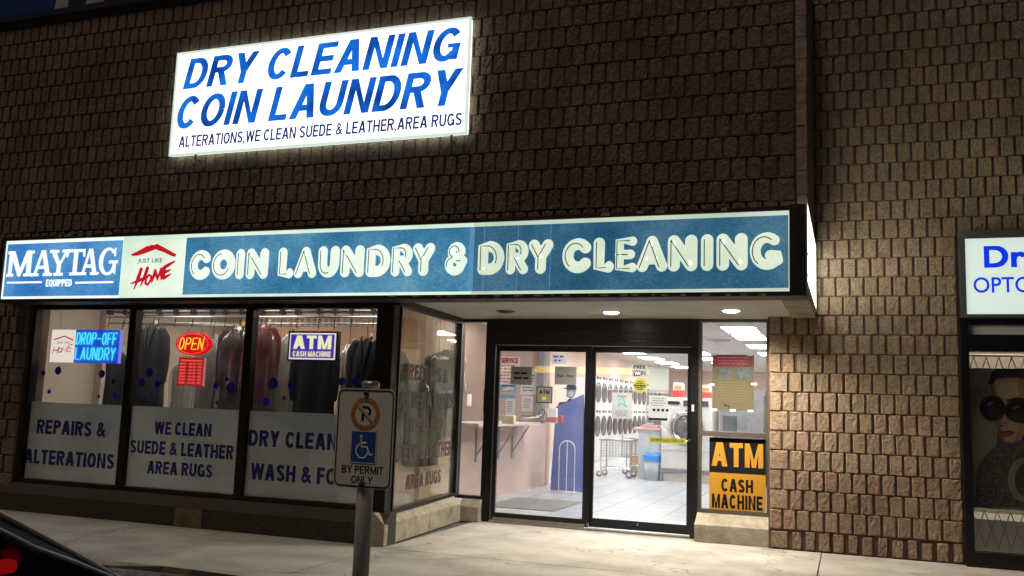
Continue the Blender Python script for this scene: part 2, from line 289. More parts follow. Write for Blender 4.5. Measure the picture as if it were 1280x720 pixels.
def wloc(o):
    v = Vector((0, 0, 0))
    while o: v += o.location; o = o.parent
    return v
def obj(name, mb, mat, parent=None, label=None, bevel=0, loc=None, recalc=True):
    me = bpy.data.meshes.new(name); base = wloc(parent) if parent else Vector(loc or (0, 0, 0))
    me.from_pydata([(v[0]-base.x, v[1]-base.y, v[2]-base.z) for v in mb.v], [], mb.f)
    for p, sm in zip(me.polygons, mb.sm): p.use_smooth = sm
    if mb.c:
        at = me.color_attributes.new('tone', 'FLOAT_COLOR', 'CORNER')
        for p, c in zip(me.polygons, mb.c):
            for li in p.loop_indices: at.data[li].color = c
    if recalc or bevel:
        bm = bmesh.new(); bm.from_mesh(me); bmesh.ops.recalc_face_normals(bm, faces=bm.faces)
        if bevel:
            ed = [e for e in bm.edges if len(e.link_faces) == 2 and e.calc_face_angle(0) > .6]
            bmesh.ops.bevel(bm, geom=ed, offset=bevel, segments=1 if bevel < .008 else 2, affect='EDGES', clamp_overlap=True)
        bm.to_mesh(me); bm.free()
    me.materials.append(MT[mat] if isinstance(mat, str) else mat)
    o = bpy.data.objects.new(name, me); COL.objects.link(o)
    if parent: o.parent = parent
    else: o.location = base
    if label: o['label'] = label
    return o
def thing(name, label, cat, loc=(0, 0, 0), group=None):
    o = bpy.data.objects.new(name, None); COL.objects.link(o); o.location = loc; o['label'] = label; o['category'] = cat
    if group: o['group'] = group
    return o
def tag(o, label, cat, group=None):
    o['label'] = label; o['category'] = cat
    if group: o['group'] = group
    return o
def struct(name, mb, mat): o = obj(name, mb, mat); o['kind'] = 'structure'; return o
def dup(root, loc, label, rotz=0):
    r = root.copy(); COL.objects.link(r); r.location = loc; r.rotation_euler = (0, 0, rotz); r['label'] = label
    for ch in list(root.children):
        c = ch.copy(); COL.objects.link(c); c.parent = r
        for g in ch.children:
            d = g.copy(); COL.objects.link(d); d.parent = c
    return r

def arc(cx, cy, rx, ry, a0, a1, n=14):
    return [(cx+rx*math.cos(math.radians(a0+(a1-a0)*i/n)), cy+ry*math.sin(math.radians(a0+(a1-a0)*i/n))) for i in range(n+1)]
BW = {'A': .80, 'B': .70, 'C': .74, 'D': .74, 'E': .64, 'F': .60, 'G': .78, 'H': .74, 'I': .0, 'L': .58, 'M': .90, 'N': .76, 'O': .80, 'P': .67, 'Q': .80, 'R': .73, 'S': .68, 'T': .66, 'U': .73, 'W': 1.08, 'Y': .76, '&': .80, ',': .0, ' ': .28, '-': .34, 'K': .76, 'J': .56}
def block_letter(ch, w, t, th):
    """bold grotesque capital as polygons in a box w wide and 1 high; t, th = stem and bar thickness"""
    P_ = []
    def bar(u0, u1, v0, v1): P_.append([(u0, v0), (u1, v0), (u1, v1), (u0, v1)])
    def dia(u0, v0, u1, v1, h): P_.append([(u0-h/2, v0), (u0+h/2, v0), (u1+h/2, v1), (u1-h/2, v1)])
    def rib(pts, hw=None):
        n = len(pts)
        for i in range(n-1):
            q = []
            for j in (i, i+1):
                a = pts[max(j-1, 0)]; b = pts[min(j+1, n-1)]; dx, dy = b[0]-a[0], b[1]-a[1]; L = math.hypot(dx, dy) or 1; nx, ny = -dy/L, dx/L
                h = (t*abs(nx)+th*(1-abs(nx)))/2 if hw is None else hw
                q.append(((pts[j][0]+nx*h, pts[j][1]+ny*h), (pts[j][0]-nx*h, pts[j][1]-ny*h)))
            P_.append([q[0][0], q[1][0], q[1][1], q[0][1]])
    a, b = t/2, th/2
    if ch == 'I': bar(0, t, 0, 1)
    elif ch in 'LEFT':
        if ch == 'T': bar(w/2-a, w/2+a, 0, 1-th); bar(0, w, 1-th, 1)
        else:
            bar(0, t, 0, 1)
            if ch in 'LE': bar(t, w, 0, th)
            if ch in 'EF': bar(t, w, 1-th, 1); bar(t, w*.94, .5-b, .5+b)
    elif ch == 'H': bar(0, t, 0, 1); bar(w-t, w, 0, 1); bar(t, w-t, .5-b, .5+b)
    elif ch == 'N': bar(0, t, 0, 1); bar(w-t, w, 0, 1); P_.append([(t*.0+t, 1), (t*.9, .72), (w-t, 0), (w-t, .30)])
    elif ch == 'M':
        bar(0, t, 0, 1); bar(w-t, w, 0, 1); m = w/2; P_.append([(t, 1), (t, .62), (m-t*.42, 0), (m, 0), (m, .30)]); P_.append([(w-t, 1), (w-t, .62), (m+t*.42, 0), (m, 0), (m, .30)])
    elif ch == 'A': dia(t*.55, 0, w/2-t*.12, 1, t*1.1); dia(w-t*.55, 0, w/2+t*.12, 1, t*1.1); bar(w*.27, w*.73, .22, .22+th)
    elif ch == 'Y': dia(t*.58, 1, w/2, .40, t*1.12); dia(w-t*.58, 1, w/2, .40, t*1.12); bar(w/2-a, w/2+a, 0, .45)
    elif ch == 'W': dia(t*.5, 1, w*.27, 0, t); dia(w*.5, 1, w*.27, 0, t*.95); dia(w*.5, 1, w*.73, 0, t*.95); dia(w-t*.5, 1, w*.73, 0, t)
    elif ch in 'OQ':
        rib(arc(w/2, .5, w/2-a, .5-b, 0, 360, 28))
        if ch == 'Q': dia(w*.92, -.04, w*.6, .28, t*.9)
    elif ch == 'C': rib(arc(w/2, .5, w/2-a, .5-b, 38, 322, 22))
    elif ch == 'G': rib(arc(w/2, .5, w/2-a, .5-b, 40, 325, 22)); bar(w-t, w, .04, .52); bar(w*.54, w-t, .40, .52)
    elif ch == 'U': rib([(a, 1), (a, .36)]+arc(w/2, .36, w/2-a, .36-b, 180, 360, 14)[1:-1]+[(w-a, .36), (w-a, 1)])
    elif ch == 'J': rib([(w-a, 1), (w-a, .3)]+arc(w/2, .3, w/2-a, .3-b, 0, -175, 10)[1:])
    elif ch == 'D': bar(0, t, 0, 1); rib([(t, 1-b), (w*.45, 1-b)]+arc(w*.45, .5, w*.55-a, .5-b, 90, -90, 16)[1:-1]+[(w*.45, b), (t, b)])
    elif ch in 'PRB':
        bar(0, t, 0, 1); lo = .44 if ch != 'B' else .51
        rib([(t, 1-b), (w*.55, 1-b)]+arc(w*.55, (1+lo)/2, w*.45-a, (1-lo)/2-b, 90, -90, 12)[1:-1]+[(w*.55, lo+b), (t, lo+b)])
        if ch == 'R': dia(w*.5, lo+b, w-t*.55, 0, t*1.08)
        if ch == 'B': rib([(t, .5), (w*.58, .5)]+arc(w*.58, .25+b*.5, w*.42-a, .25-b*.5, 90, -90, 12)[1:-1]+[(w*.58, b), (t, b)])
    elif ch == 'S': rib(arc(w/2, .735, w/2-a, .265-b, 20, 235, 12)+[(w*.5, .5)]+arc(w/2, .275, w/2-a, .275-b, 55, -160, 12))
    elif ch == '&':
        rib([(w*.97, .02), (w*.36, .60)]+arc(w*.45, .79, w*.20, .21-b, 200, 10, 8)+[(w*.58, .62), (w*.28, .46)]+arc(w*.38, .26, w*.38-a, .26-b, 130, 340, 10)+[(w*.90, .50)], min(t, th)*.46)
    elif ch == 'K': bar(0, t, 0, 1); dia(w-t*.6, 1, t*.9, .40, t*1.1); dia(w-t*.55, 0, w*.4, .6, t*1.1)
    elif ch == ',': P_.append([(0, .16), (0, 0), (t*.35, 0), (t*.1, -.16), (t*.5, -.16), (t, .02), (t, .16)])
    elif ch == '-': bar(0, w, .42, .42+th)
    return P_
def block_mb(s, rect, Y, shear, ext, fn, mb, wt, gap):
    u0, u1, z0, z1 = rect; x = 0; polys = []
    for ch in s:
        w = BW[ch] if ch not in 'I,' else wt
        for k, pg in enumerate(block_letter(ch, w, wt, wt*.84)): polys.append((k, [(x+p[0], p[1]) for p in pg]))
        x += w+(gap if ch != ' ' else gap*.6)
    polys = [(k, [(px_+shear*v, v) for px_, v in pg]) for k, pg in polys]
    a = min(p[0] for _, g_ in polys for p in g_); b = max(p[0] for _, g_ in polys for p in g_); mb = mb or MB()
    for k, pg in polys:
        q = [(u0+(px_-a)/(b-a)*(u1-u0), z0+v*(z1-z0)) for px_, v in pg]; n = len(q)
        if sum(q[i][0]*q[(i+1) % n][1]-q[(i+1) % n][0]*q[i][1] for i in range(n)) < 0: q = q[::-1]
        d = ext+(k % 6)*.00012; pl = lambda u, z, dd: fn(u, z, dd) if fn else (u, Y-dd, z)
        mb.add([pl(u, z, d) for u, z in q]+[pl(u, z, 0) for u, z in q], [tuple(range(n)), tuple(range(2*n-1, n-1, -1))]+[(i, n+i, n+(i+1) % n, (i+1) % n) for i in range(n)])
    return mb
def text_mb(s, rect, Y=None, off=.015, shear=0, ext=.003, fn=None, sp=1.0, word=1.0, mb=None, bold=0):
    """rect = (u0,u1,z0,z1); placed on plane y=Y facing -Y, or through fn(u,z,d)."""
    if bold and all(ch in BW for ch in s): return block_mb(s, rect, Y, shear, ext, fn, mb, bold if bold > .1 else .245, .10)
    c = bpy.data.curves.new('text', 'FONT'); c.body = s; c.offset = off; c.resolution_u = 5; c.extrude = .02; c.space_character = sp; c.space_word = word
    t = bpy.data.objects.new('text', c); me = bpy.data.meshes.new_from_object(t)
    vs = [(v.co.x+shear*v.co.y, v.co.y, v.co.z) for v in me.vertices]
    x0, x1 = min(v[0] for v in vs), max(v[0] for v in vs); y0, y1 = min(v[1] for v in vs), max(v[1] for v in vs)
    u0, u1, z0, z1 = rect; fs = [tuple(p.vertices) for p in me.polygons]; out = []; uvd = []
    for v in vs:
        u = u0+(v[0]-x0)/(x1-x0)*(u1-u0); z = z0+(v[1]-y0)/(y1-y0)*(z1-z0); d = (v[2]/.02)*ext; uvd.append((u, z, d))
        out.append(fn(u, z, d) if fn else (u, Y-d, z))
    mb = mb or MB()
    if bold:
        b = bold*(z1-z0)
        for k, (du, dz) in enumerate(((-b, -b*.6), (b, -b*.6), (-b, b*.6), (b, b*.6))):
            mb.add([fn(u, z, d) if fn else (u, Y-d, z) for u, z, d in ((min(max(u+du, u0), u1), min(max(z+dz, z0), z1), d+k*.0004) for u, z, d in uvd)], fs)
    else: mb.add(out, fs)
    bpy.data.objects.remove(t); bpy.data.curves.remove(c); bpy.data.meshes.remove(me)
    return mb
def prect(xl, yt, yb, xr, Y):
    """pixel of the left letter's top/bottom and the right end -> world rect on plane Y"""
    ym = (yt+yb)/2; a = P(xl, ym, Y)
    return (a.x, P(xr, ym, Y).x, P(xl, yb, Y).z, P(xl, yt, Y).z)
def lines_mb(u0, u1, z0, z1, n, Y, mb=None, hgt=.35, jag=.3, th=.002, al='c'):
    mb = mb or MB(); dz = (z1-z0)/n
    for i in range(n):
        zc = z1-(i+.5)*dz; w = (u1-u0)*(1-random.random()*jag); um = (u0+u1)/2
        x = um-w/2 if al == 'c' else u0; end = x+w
        while x < end:
            q = min(end, x+dz*random.uniform(.6, 1.8)); mb.box(x, q, Y-th, Y, zc-dz*hgt/2, zc+dz*hgt/2); x = q+dz*.35
    return mb

# ------------------------------------------------------------------ ground (the setting)
g = MB(); g.box(-60, 60, -60, 3.25, -.32, -.12); struct('parking_lot', g, 'asphalt')
k = MB(); k.prism([(3.25, -.3), (3.40, -.3), (3.40, -.001), (3.28, -.001), (3.25, -.03)], 'x', -40, 40); struct('kerb', k, 'kerbc')
sw = MB()
xs = [-40, -20, -13.2, -10.2, -7.2, -4.15, -.27, 2.7, 5.7, 20, 40]; ys = [3.40, 5.6, 7.87, 10.32]
for i in range(len(xs)-1):
    for j in range(len(ys)-1):
        if j == 2 and xs[i+1] <= -4.1: continue
        sw.box(xs[i]+.006, xs[i+1]-.006, ys[j]+(.0 if j == 0 else .006), ys[j+1]-.006, -.2, 0)
sw.box(-40, -4.159, 7.879, 8.2, -.2, -.0005)
struct('sidewalk', sw, 'concrete')
jb = MB(); jb.box(-40, 40, 3.41, 10.3, -.25, -.012); struct('sidewalk_base', jb, 'joint')
ml = MB()
for x in (-4.2, -1.35, 1.4): ml.box(x-.05, x+.05, -3, 3.0, -.121, -.116)
struct('road_markings', ml, M('road_paint', (.7, .7, .66), .8, var=.2, scale=20))
fl = MB(); fl.box(-9.7, 1.2, 10.33, 36.2, -.2, .012); fl.box(-9.7, -4.5, 8.2, 10.33, -.2, .011); struct('floor', fl, 'tile')

# ------------------------------------------------------------------ building
B = thing('commercial_building', 'brown split-face block building housing the laundry and the shop beside it', 'building', (-4, 9, 0))
def blocks(x0, x1, zr, Yf, pitch, tone, depth=.03, low=False, r0=0, gap=.0098):
    """split-face ribbed blocks standing proud of plane Yf towards -Y, zr = list of (z0,z1)"""
    mb = MB(); mb.c = []
    for r, (z0, z1) in enumerate(zr, r0):
        x = x0; first = True
        while x < x1-.02:
            w = pitch*(1.5 if (first and r % 2 == 0) else 1); first = False
            if x1-(x+w) < pitch*.75: w = x1-x
            ga, gb = random.uniform(.7, 1.25)*gap, random.uniform(.7, 1.25)*gap; a, b = x+ga, x+w-gb; c, d = z0+.0018, z1-.0018
            if low and z0 < .1:
                a += random.uniform(.005, .022); b -= random.uniform(.005, .022); d -= random.uniform(.0, .025); c += .0
            t = tone(x, z0); dp = depth*random.uniform(.85, 1.15)
            us = [0, .07, .3, .55, .78, .93, 1]; ws = [0, .05, .25, .5, .75, .95, 1]; n = 7; vs = []
            sx, sz = random.uniform(-.25, .25), random.uniform(-.25, .25)
            for j, wv in enumerate(ws):
                for i, u in enumerate(us):
                    e = i in (0, n-1) or j in (0, n-1)
                    h = 0 if e else dp*(.78+sx*(u-.5)+sz*(wv-.5)+random.uniform(-.13, .17))
                    jx = 0 if e else random.uniform(-.003, .003)
                    if low and z0 < .1 and not e: jx *= 3
                    vs.append((a+(b-a)*u+jx, Yf-h, c+(d-c)*wv+jx))
            fs = [(j*n+i, j*n+i+1, (j+1)*n+i+1, (j+1)*n+i) for j in range(n-1) for i in range(n-1)]
            mb.add(vs, fs); mb.c += [(t, 0, 0, 1)]*len(fs)
            x += w
    return mb
CH = .2005
rows_p = [(.205+CH*i, .205+CH*(i+1)) for i in range(29)]
pier_rows = [(.012, .2)]+rows_p
def ptone(x, z): return min(1, max(0, random.gauss(.24 if z < .75 and x < .3 else .45 if z < 1.5 else .66, .2)))  # low blocks near the door tinted pinker, standing in for the doorway light
lowr = [r for r in pier_rows if r[1] < 3.25]; upr = [r for r in pier_rows if 3.25 < r[1] < 6.1]
if len(lowr) % 2: pass
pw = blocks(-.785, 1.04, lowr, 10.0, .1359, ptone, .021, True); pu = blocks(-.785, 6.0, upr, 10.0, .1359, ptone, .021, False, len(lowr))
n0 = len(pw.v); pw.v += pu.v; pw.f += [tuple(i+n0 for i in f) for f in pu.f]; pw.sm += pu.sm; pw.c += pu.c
obj('pier_wall', pw, 'pier', B, 'tan and pinkish split-face block wall right of the entrance, pinker low as if lit')
obj('upper_wall', blocks(-14.0, -.40, [r for r in rows_p if r[0] > 2.3 and r[1] < 5.95], 8.045, .1359, lambda x, z: random.random(), .019, gap=.0075), 'upper', B, 'brown split-face block wall above the fascia sign, darkened as if dimly lit')
obj('side_wall', blocks(-14.0, -9.02, [r for r in pier_rows if r[1] < 2.45], 8.045, .1359, lambda x, z: random.random(), .026), 'upper', B, 'block wall left of the windows, darkened as if dimly lit')
back = MB(); back.box(-14, -.345, 8.047, 8.35, 2.42, 5.9); obj('wall_backing', back, 'mortar', B)
back = MB(); back.box(-14, -9.03, 8.047, 8.35, 0, 2.418); obj('wall_backing', back, 'mortar', B)
back = MB(); back.box(-.79, 1.05, 10.002, 10.2, 0, 6.3); back.box(1.05, 7, 10.002, 10.2, 3.21, 6.3); obj('wall_backing', back, M('mortar_pier', (.095, .057, .040), .95), B)
endw = MB(); endw.box(-.345, -.31, 8.06, 10.0, 3.1, 5.9); obj('end_wall', endw, 'mortar', B)
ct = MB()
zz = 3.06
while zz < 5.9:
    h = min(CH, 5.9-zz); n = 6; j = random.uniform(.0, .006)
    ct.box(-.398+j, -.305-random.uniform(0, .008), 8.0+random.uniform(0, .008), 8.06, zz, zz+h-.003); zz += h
obj('lit_corner_strip', ct, 'corner_lit', B, 'rough corner strip, painted pale as if lit, at the end of the upper wall', bevel=.006)
cp = MB(); cp.box(-14, -.30, 7.985, 8.4, 5.9, 5.99); obj('roof_coping', cp, 'coping', B, bevel=.01)
# soffit of the entrance canopy
sf = MB(); sf.box(-4.46, -.55, 7.80, 10.33, 2.402, 2.43); obj('canopy_soffit', sf, 'soffit', B)
sf2 = MB(); sf2.box(-.549, -.31, 7.76, 9.98, 2.385, 2.43); so2 = obj('soffit_edge', sf2, 'curb_light', B, 'bare grey edge of the canopy underside')
dlm = E('downlight_lens', (1, .93, .80), 26); dld = M('downlight_off', (.02, .02, .02), .5)
for i, (px_, py_) in enumerate(((914, 388), (764, 390), (632, 389))):
    c = PZ(px_, py_, 2.4)
    ring = MB(); ring.lathe([(.105, .0), (.105, -.008), (.085, -.008), (.08, .0)], (c.x, c.y, 2.402), n=28); d = obj('downlight', ring, 'white' if i < 2 else 'dark', B, None if i < 2 else 'unlit dark downlight')
    ln = MB(); ln.lathe([(.082, -.006), (.07, -.018), (.04, -.024), (.0001, -.025)], (c.x, c.y, 2.4015), n=24, cap=False); obj('lens', ln, dlm if i < 2 else dld, d)
    if i < 2:
        L = bpy.data.lights.new('downlight_lamp', 'SPOT'); L.energy = (400, 360)[i]; L.spot_size = math.radians(150); L.spot_blend = .7; L.color = (1, .90, .76); L.shadow_soft_size = .07
        lo = bpy.data.objects.new('downlight_lamp', L); COL.objects.link(lo); lo.parent = d; lo.location = Vector((c.x, c.y, 2.37))-wloc(d)
# front base below the windows
def base_prof(z1): return [(7.95, 0), (7.95, .2), (8.06, z1), (8.2, z1), (8.2, 0)]
bs = MB(); bs.prism(base_prof(.3), 'x', -14, -4.17); obj('window_base', bs, 'curb_dark', B, 'dark pebbled concrete base below the display windows')
pt = MB(); pt.box(-6.62, -6.28, 7.944, 7.951, .005, .195); obj('base_patch', pt, M('patch_brown', (.17, .12, .06), .95, var=.3), B)
# side base: from corner (-4.157,7.95) to (-4.3,10.2)
A0 = Vector((-4.165, 7.95, 0)); B0 = Vector((-4.30, 10.10, 0)); dv = (B0-A0).normalized(); nv = Vector((dv.y, -dv.x, 0))   # nv points to +x
def side_pt(t, off, z): p = A0+dv*t+nv*off; return (p.x, p.y, z)
LEN = (B0-A0).length
sb = MB()
for a, b in ((0, 1.16), (1.166, LEN)):
    rings = [[side_pt(t, o, z) for o, z in ((0, 0), (0, .2), (-.11, .3), (-.25, .3), (-.25, 0))] for t in (a, b)]
    sb.loft(rings)
for i in range(len(sb.sm)): sb.sm[i] = False
obj('window_base', sb, 'curb_light', B, 'pale sloped concrete base below the side window', bevel=.004)
sb = MB(); sb.prism([(10.13, 0), (10.13, .17), (10.22, .25), (10.4, .25), (10.4, 0)], 'x', -4.335, -4.09); obj('window_base', sb, 'curb_light', B, 'short stained concrete base left of the door', bevel=.004)
sb = MB(); sb.prism([(10.04, 0), (10.04, .183), (10.24, .285), (10.4, .285), (10.4, 0)], 'x', -1.56, -.79); obj('window_base', sb, 'curb_light', B, 'pale chipped concrete base right of the door', bevel=.005)

# front windows: three bays
WY = 8.13
bays = [(-8.99, -7.535), (-7.51, -5.975), (-5.95, -4.40)]
hd = MB(); hd.box(-9.02, -4.18, 8.07, 8.19, 2.325, 2.42); obj('window_header', hd, 'bronze', B)
WZ0, WZ1 = .325, 2.325
zfilm = P(150, 506.5, WY).z
words = [[('REPAIRS &', 46, 524, 541.7, 132.7), ('ALTERATIONS', 30.7, 560.5, 578.5, 143.3)],
         [('WE CLEAN', 193.3, 526.5, 542.5, 264.3), ('SUEDE & LEATHER', 162.7, 549.5, 566, 292.3), ('AREA RUGS', 184, 575.5, 591.5, 265.7)],
         [('DRY CLEANING', 310.7, 537, 557, 458), ('WASH & FOLD', 313.3, 578.5, 599, 446)]]
bub1 = [(162, 288, 13), (218, 280, 18), (382, 292, 17), (131, 355, 8), (184, 358, 10), (370, 376, 8), (425, 320, 11), (433, 372, 14), (560, 287, 20), (533, 326, 18), (590, 330, 15), (571, 368, 8), (810, 337, 14), (865, 345, 22), (850, 312, 10), (814, 400, 8)]
bubbles = [(x/3, 370+y/3, r/3) for x, y, r in bub1]+[(290+x/3, 370+y/3, r/3) for x, y, r in ((154, 328, 23), (129, 397, 17), (222, 335, 17), (195, 383, 9), (412, 320, 16), (463, 322, 16))]
for (a, b), ws in zip(bays, words):
    fr = MB(); w = .035
    for bx in ((a-.012, a+w, WZ0-.02, WZ1), (b-w, b+.012, WZ0-.02, WZ1), (a+w, b-w, WZ0-.02, WZ0+.025), (a+w, b-w, WZ1-.025, WZ1)):
        fr.box(bx[0], bx[1], 8.08, 8.18, bx[2], bx[3])
    wf = obj('window', fr, 'bronze', B)
    pn = MB(); pn.box(a+w, b-w, WY, WY+.006, WZ0+.02, WZ1-.02); obj('pane', pn, 'glass', wf)
    fm = MB(); fm.box(a+w, b-w, WY+.0075, WY+.0085, WZ0+.02, zfilm); obj('frosted_film', fm, 'film', wf)
    for s, xl, yt, yb, xr in ws:
        obj('lettering', text_mb(s, prect(xl, yt, yb, xr, WY-.004), WY-.0015, .018, 0, .001, sp=1.10, bold=.03), 'vinyl', wf)
    for x, y, r in bubbles:
        p = P(x, y, WY-.003)
        if a < p.x < b:
            d = MB(); rr = r*P(x, y, WY).y/F*1.02; d.disc((p.x, WY-.003, p.z), rr*1.08, th=.002, n=28); obj('bubble_decal', d, 'vinyl_b', wf)
# corner post
cpst = MB(); cpst.box(-4.385, -4.235, 8.06, 8.2, .3, 2.42); obj('corner_post', cpst, 'bronze', B, bevel=.004)
# side window, slightly angled
SA = Vector((-4.262, 8.2, 0)); SB = Vector((-4.44, 10.2, 0)); sd = (SB-SA).normalized(); sn = Vector((sd.y, -sd.x, 0)); SL = (SB-SA).length
def sfn(u, z, d): p = SA+sd*u+sn*d; return (p.x, p.y, z)
def sbox(mb, u0, u1, d0, d1, z0, z1):
    vs = [sfn(u, z, d) for z in (z0, z1) for u, d in ((u0, d0), (u1, d0), (u1, d1), (u0, d1))]
    mb.add(vs, [(0, 3, 2, 1), (4, 5, 6, 7), (0, 1, 5, 4), (1, 2, 6, 5), (2, 3, 7, 6), (3, 0, 4, 7)])
fr = MB()
sbox(fr, 0, .03, -.05, .04, .3, 2.402); sbox(fr, SL-.05, SL, -.05, .04, .27, 2.402); sbox(fr, .03, SL-.05, -.05, .04, .28, .315); sbox(fr, .03, SL-.05, -.05, .04, 2.335, 2.402)
wf = obj('window', fr, 'bronze', B, 'side window facing the entrance')
pn = MB(); sbox(pn, .03, SL-.05, -.003, .003, .315, 2.335); obj('pane', pn, 'side_glass', wf)
for s, z0, z1, u0, u1 in (('REPAIRS &', 1.60, 1.77, .36, 1.62), ('ALTERATIONS', 1.31, 1.48, .12, 1.86), ('WE CLEAN', 1.06, 1.20, .45, 1.5), ('SUEDE & LEATHER', .76, .93, .10, 1.84), ('AREA RUGS', .47, .62, .42, 1.5)):
    obj('lettering', text_mb(s, (u0, u1, z0, z1), off=.018, ext=.0005, sp=1.1, bold=.03, fn=lambda u, z, d: sfn(u, z, .006+d)), 'vinyl_r', wf)
# doorway: left sidelight, sliding doors, right sidelight
DY = 10.3
def frame(name, x0, x1, z0, z1, w, mat, y0, y1, parent, label=None, bot=None, top=None, pane='door_glass', wl=None):
    f = MB(); bot = bot or w; top = top or w; wl = wl or w
    f.box(x0, x0+wl, y0, y1, z0, z1); f.box(x1-w, x1, y0, y1, z0, z1); f.box(x0+wl, x1-w, y0, y1, z0, z0+bot); f.box(x0+wl, x1-w, y0, y1, z1-top, z1)
    o = obj(name, f, mat, parent, label)
    p = MB(); ym = (y0+y1)/2; p.box(x0+wl, x1-w, ym-.003, ym+.003, z0+bot, z1-top); obj('pane', p, pane, o)
    return o
sideL = frame('sidelight', -4.47, -4.08, .25, 2.4, .035, 'black', DY-.05, DY+.05, B, 'narrow sidelight left of the sliding doors')
jl = MB(); jl.box(-4.079, -3.985, DY-.07, DY+.09, 0, 2.4); jl.box(-1.64, -1.56, DY-.07, DY+.09, 0, 2.4); jl.box(-3.985, -1.64, DY-.075, DY+.12, 2.09, 2.4); obj('door_surround', jl, 'black', B)
trk = MB(); trk.box(-3.95, -1.66, DY-.1, DY-.076, 2.11, 2.24); obj('door_track', trk, 'black', B, bevel=.006)
sens = MB(); sens.box(P(790, 428, DY).x, P(812, 428, DY).x, DY-.135, DY-.101, 2.135, 2.16); obj('door_sensor', sens, 'dark', B, bevel=.005)
ths = MB(); ths.box(-3.985, -1.64, DY-.1, DY+.1, -.0, .018); obj('threshold', ths, 'alu', B)
gd = MB(); gd.box(-3.95, -2.83, DY-.06, DY-.035, .019, .06); obj('door_guide', gd, 'alu', B)
doorL = frame('sliding_door', -3.975, -2.785, .03, 2.085, .075, 'black', DY-.055, DY-.015, B, 'left sliding glass door', bot=.085, top=.07, wl=.045)
doorR = frame('sliding_door', -2.80, -1.642, .03, 2.085, .045, 'black', DY+.0, DY+.04, B, 'right sliding glass door', bot=.10, top=.07)
for dd, px_, py_ in ((doorR, 797, 656), (doorR, 861.5, 550.5), (doorL, 736, 655)):
    p = P(px_, py_, DY-.01); lk = MB(); y_ = DY-.001 if dd is doorR else DY-.056; lk.lathe([(.016, 0), (.016, -.008), (.012, -.011), (.0001, -.011)], (p.x, y_, p.z), 'y', 16, False); obj('lock', lk, 'chrome', dd)
jamb = P(866, 510, DY-.08); kp = MB(); kp.box(jamb.x-.012, jamb.x+.012, DY-.08, DY-.071, jamb.z-.035, jamb.z+.035); obj('door_switch', kp, 'offwhite', B)
sideR = MB(); x0, x1 = -1.56, -.80; ym = P(920, 543, DY).z
for bx in ((x0, x0+.03, .285, 2.4), (x1-.03, x1, .285, 2.4), (x0+.03, x1-.03, .285, .33), (x0+.03, x1-.03, 2.37, 2.4), (x0+.03, x1-.03, ym-.03, ym+.025)): sideR.box(bx[0], bx[1], DY-.05, DY+.05, bx[2], bx[3])
sR = obj('sidelight', sideR, M('bronze_worn', (.10, .085, .07), .5, .4, var=.2), B, 'two-pane sidelight right of the sliding doors')
for z0, z1 in ((.33, ym-.03), (ym+.025, 2.37)):
    p = MB(); p.box(x0+.03, x1-.03, DY-.003, DY+.003, z0, z1); obj('pane', p, 'door_glass', sR)

# interior shell
def part(name, mat, label, *boxes):
    m = MB()
    for b in boxes: m.box(*b)
    return obj(name, m, mat, B, label)
part('interior_wall', 'pink', 'pink partition with the service window', (-5.12, -5.0, 10.40, 11.3, .012, 2.9), (-5.12, -5.0, 11.3, 15.45, .012, 1.06), (-5.12, -5.0, 11.3, 15.45, 2.55, 2.9))
part('interior_wall', 'pink', 'pink back wall behind the counter', (-9.6, -4.97, 15.46, 15.58, .012, 2.9))
part('interior_wall', 'pink', 'long pink wall behind the dryers', (-6.9, -6.66, 15.59, 36, .012, 2.9))
part('interior_wall', 'pink', 'far end wall', (-6.9, 1.1, 36, 36.2, .012, 2.9))
part('interior_wall', 'beige', 'right interior wall', (.6, .75, 10.25, 36, .012, 2.9))
part('interior_wall', 'beige', 'left wall of the clothes store', (-9.75, -9.6, 8.36, 15.6, .012, 2.9))
part('interior_wall', 'beige', 'beige partition behind the first window', (-9.6, P(131, 420, 9.7).x, 9.7, 9.8, .012, 2.9))
part('interior_wall', M('tan_wall', (.55, .36, .25), .85, var=.05), 'tan wall behind the clothes conveyor', (-9.6, -5.9, 12.4, 12.5, .012, 2.9))
part('door_post', M('post_grey', (.30, .31, .33), .5, .3), 'grey post at the end of the counter', (-5.14, -5.04, 15.34, 15.455, 1.06, 2.9))
part('door_post', M('post_grey2', (.22, .22, .22), .5, .3), 'grey edge of the service window', (-5.13, -4.99, 11.3, 11.36, 1.06, 2.9))
part('ceiling', 'ceil', None, (-9.7, .75, 10.33, 36.2, 2.9, 3.0), (-9.7, -4.47, 8.2, 10.329, 2.9, 3.0))
part('roof', 'coping', None, (-14, -.36, 8.4, 36.5, 5.6, 5.7), (-.36, 7, 10.2, 36.5, 5.6, 5.7))
part('rear_wall', 'mortar', None, (-14, 7, 36.3, 36.5, 0, 5.6), (-14, -13.8, 8.36, 36.3, 0, 5.6))
lm = E('ceiling_lamp_lens', (1, .98, .96), 23); lm2 = E('ceiling_lamp_lens_dim', (1, .93, .85), 10.5)
cls = [(x, y) for y in (11.7, 14.2, 17.2, 18.9, 21.6, 24.4, 27.2, 29.8, 32.6) for x in (-1.85, -3.75)]+[(-5.55, y) for y in (17.2, 21.6, 24.4, 27.2, 29.8, 32.6)]
for i, (x, y) in enumerate(cls+[(-7.05, 14.7), (-8.2, 11.2), (-6.3, 10.6), (-8.1, 8.85), (-6.7, 8.85), (-5.3, 8.85)]):  # three panels nearest the windows are unseen, added to brighten the garments
    f = MB(); f.box(x-.32, x+.32, y-.62, y+.62, 2.885, 2.899); cl = obj('ceiling_light', f, 'white', B)
    q = MB(); q.box(x-.29, x+.29, y-.59, y+.59, 2.880, 2.8845); obj('diffuser', q, lm if i < len(cls) else lm2, cl)
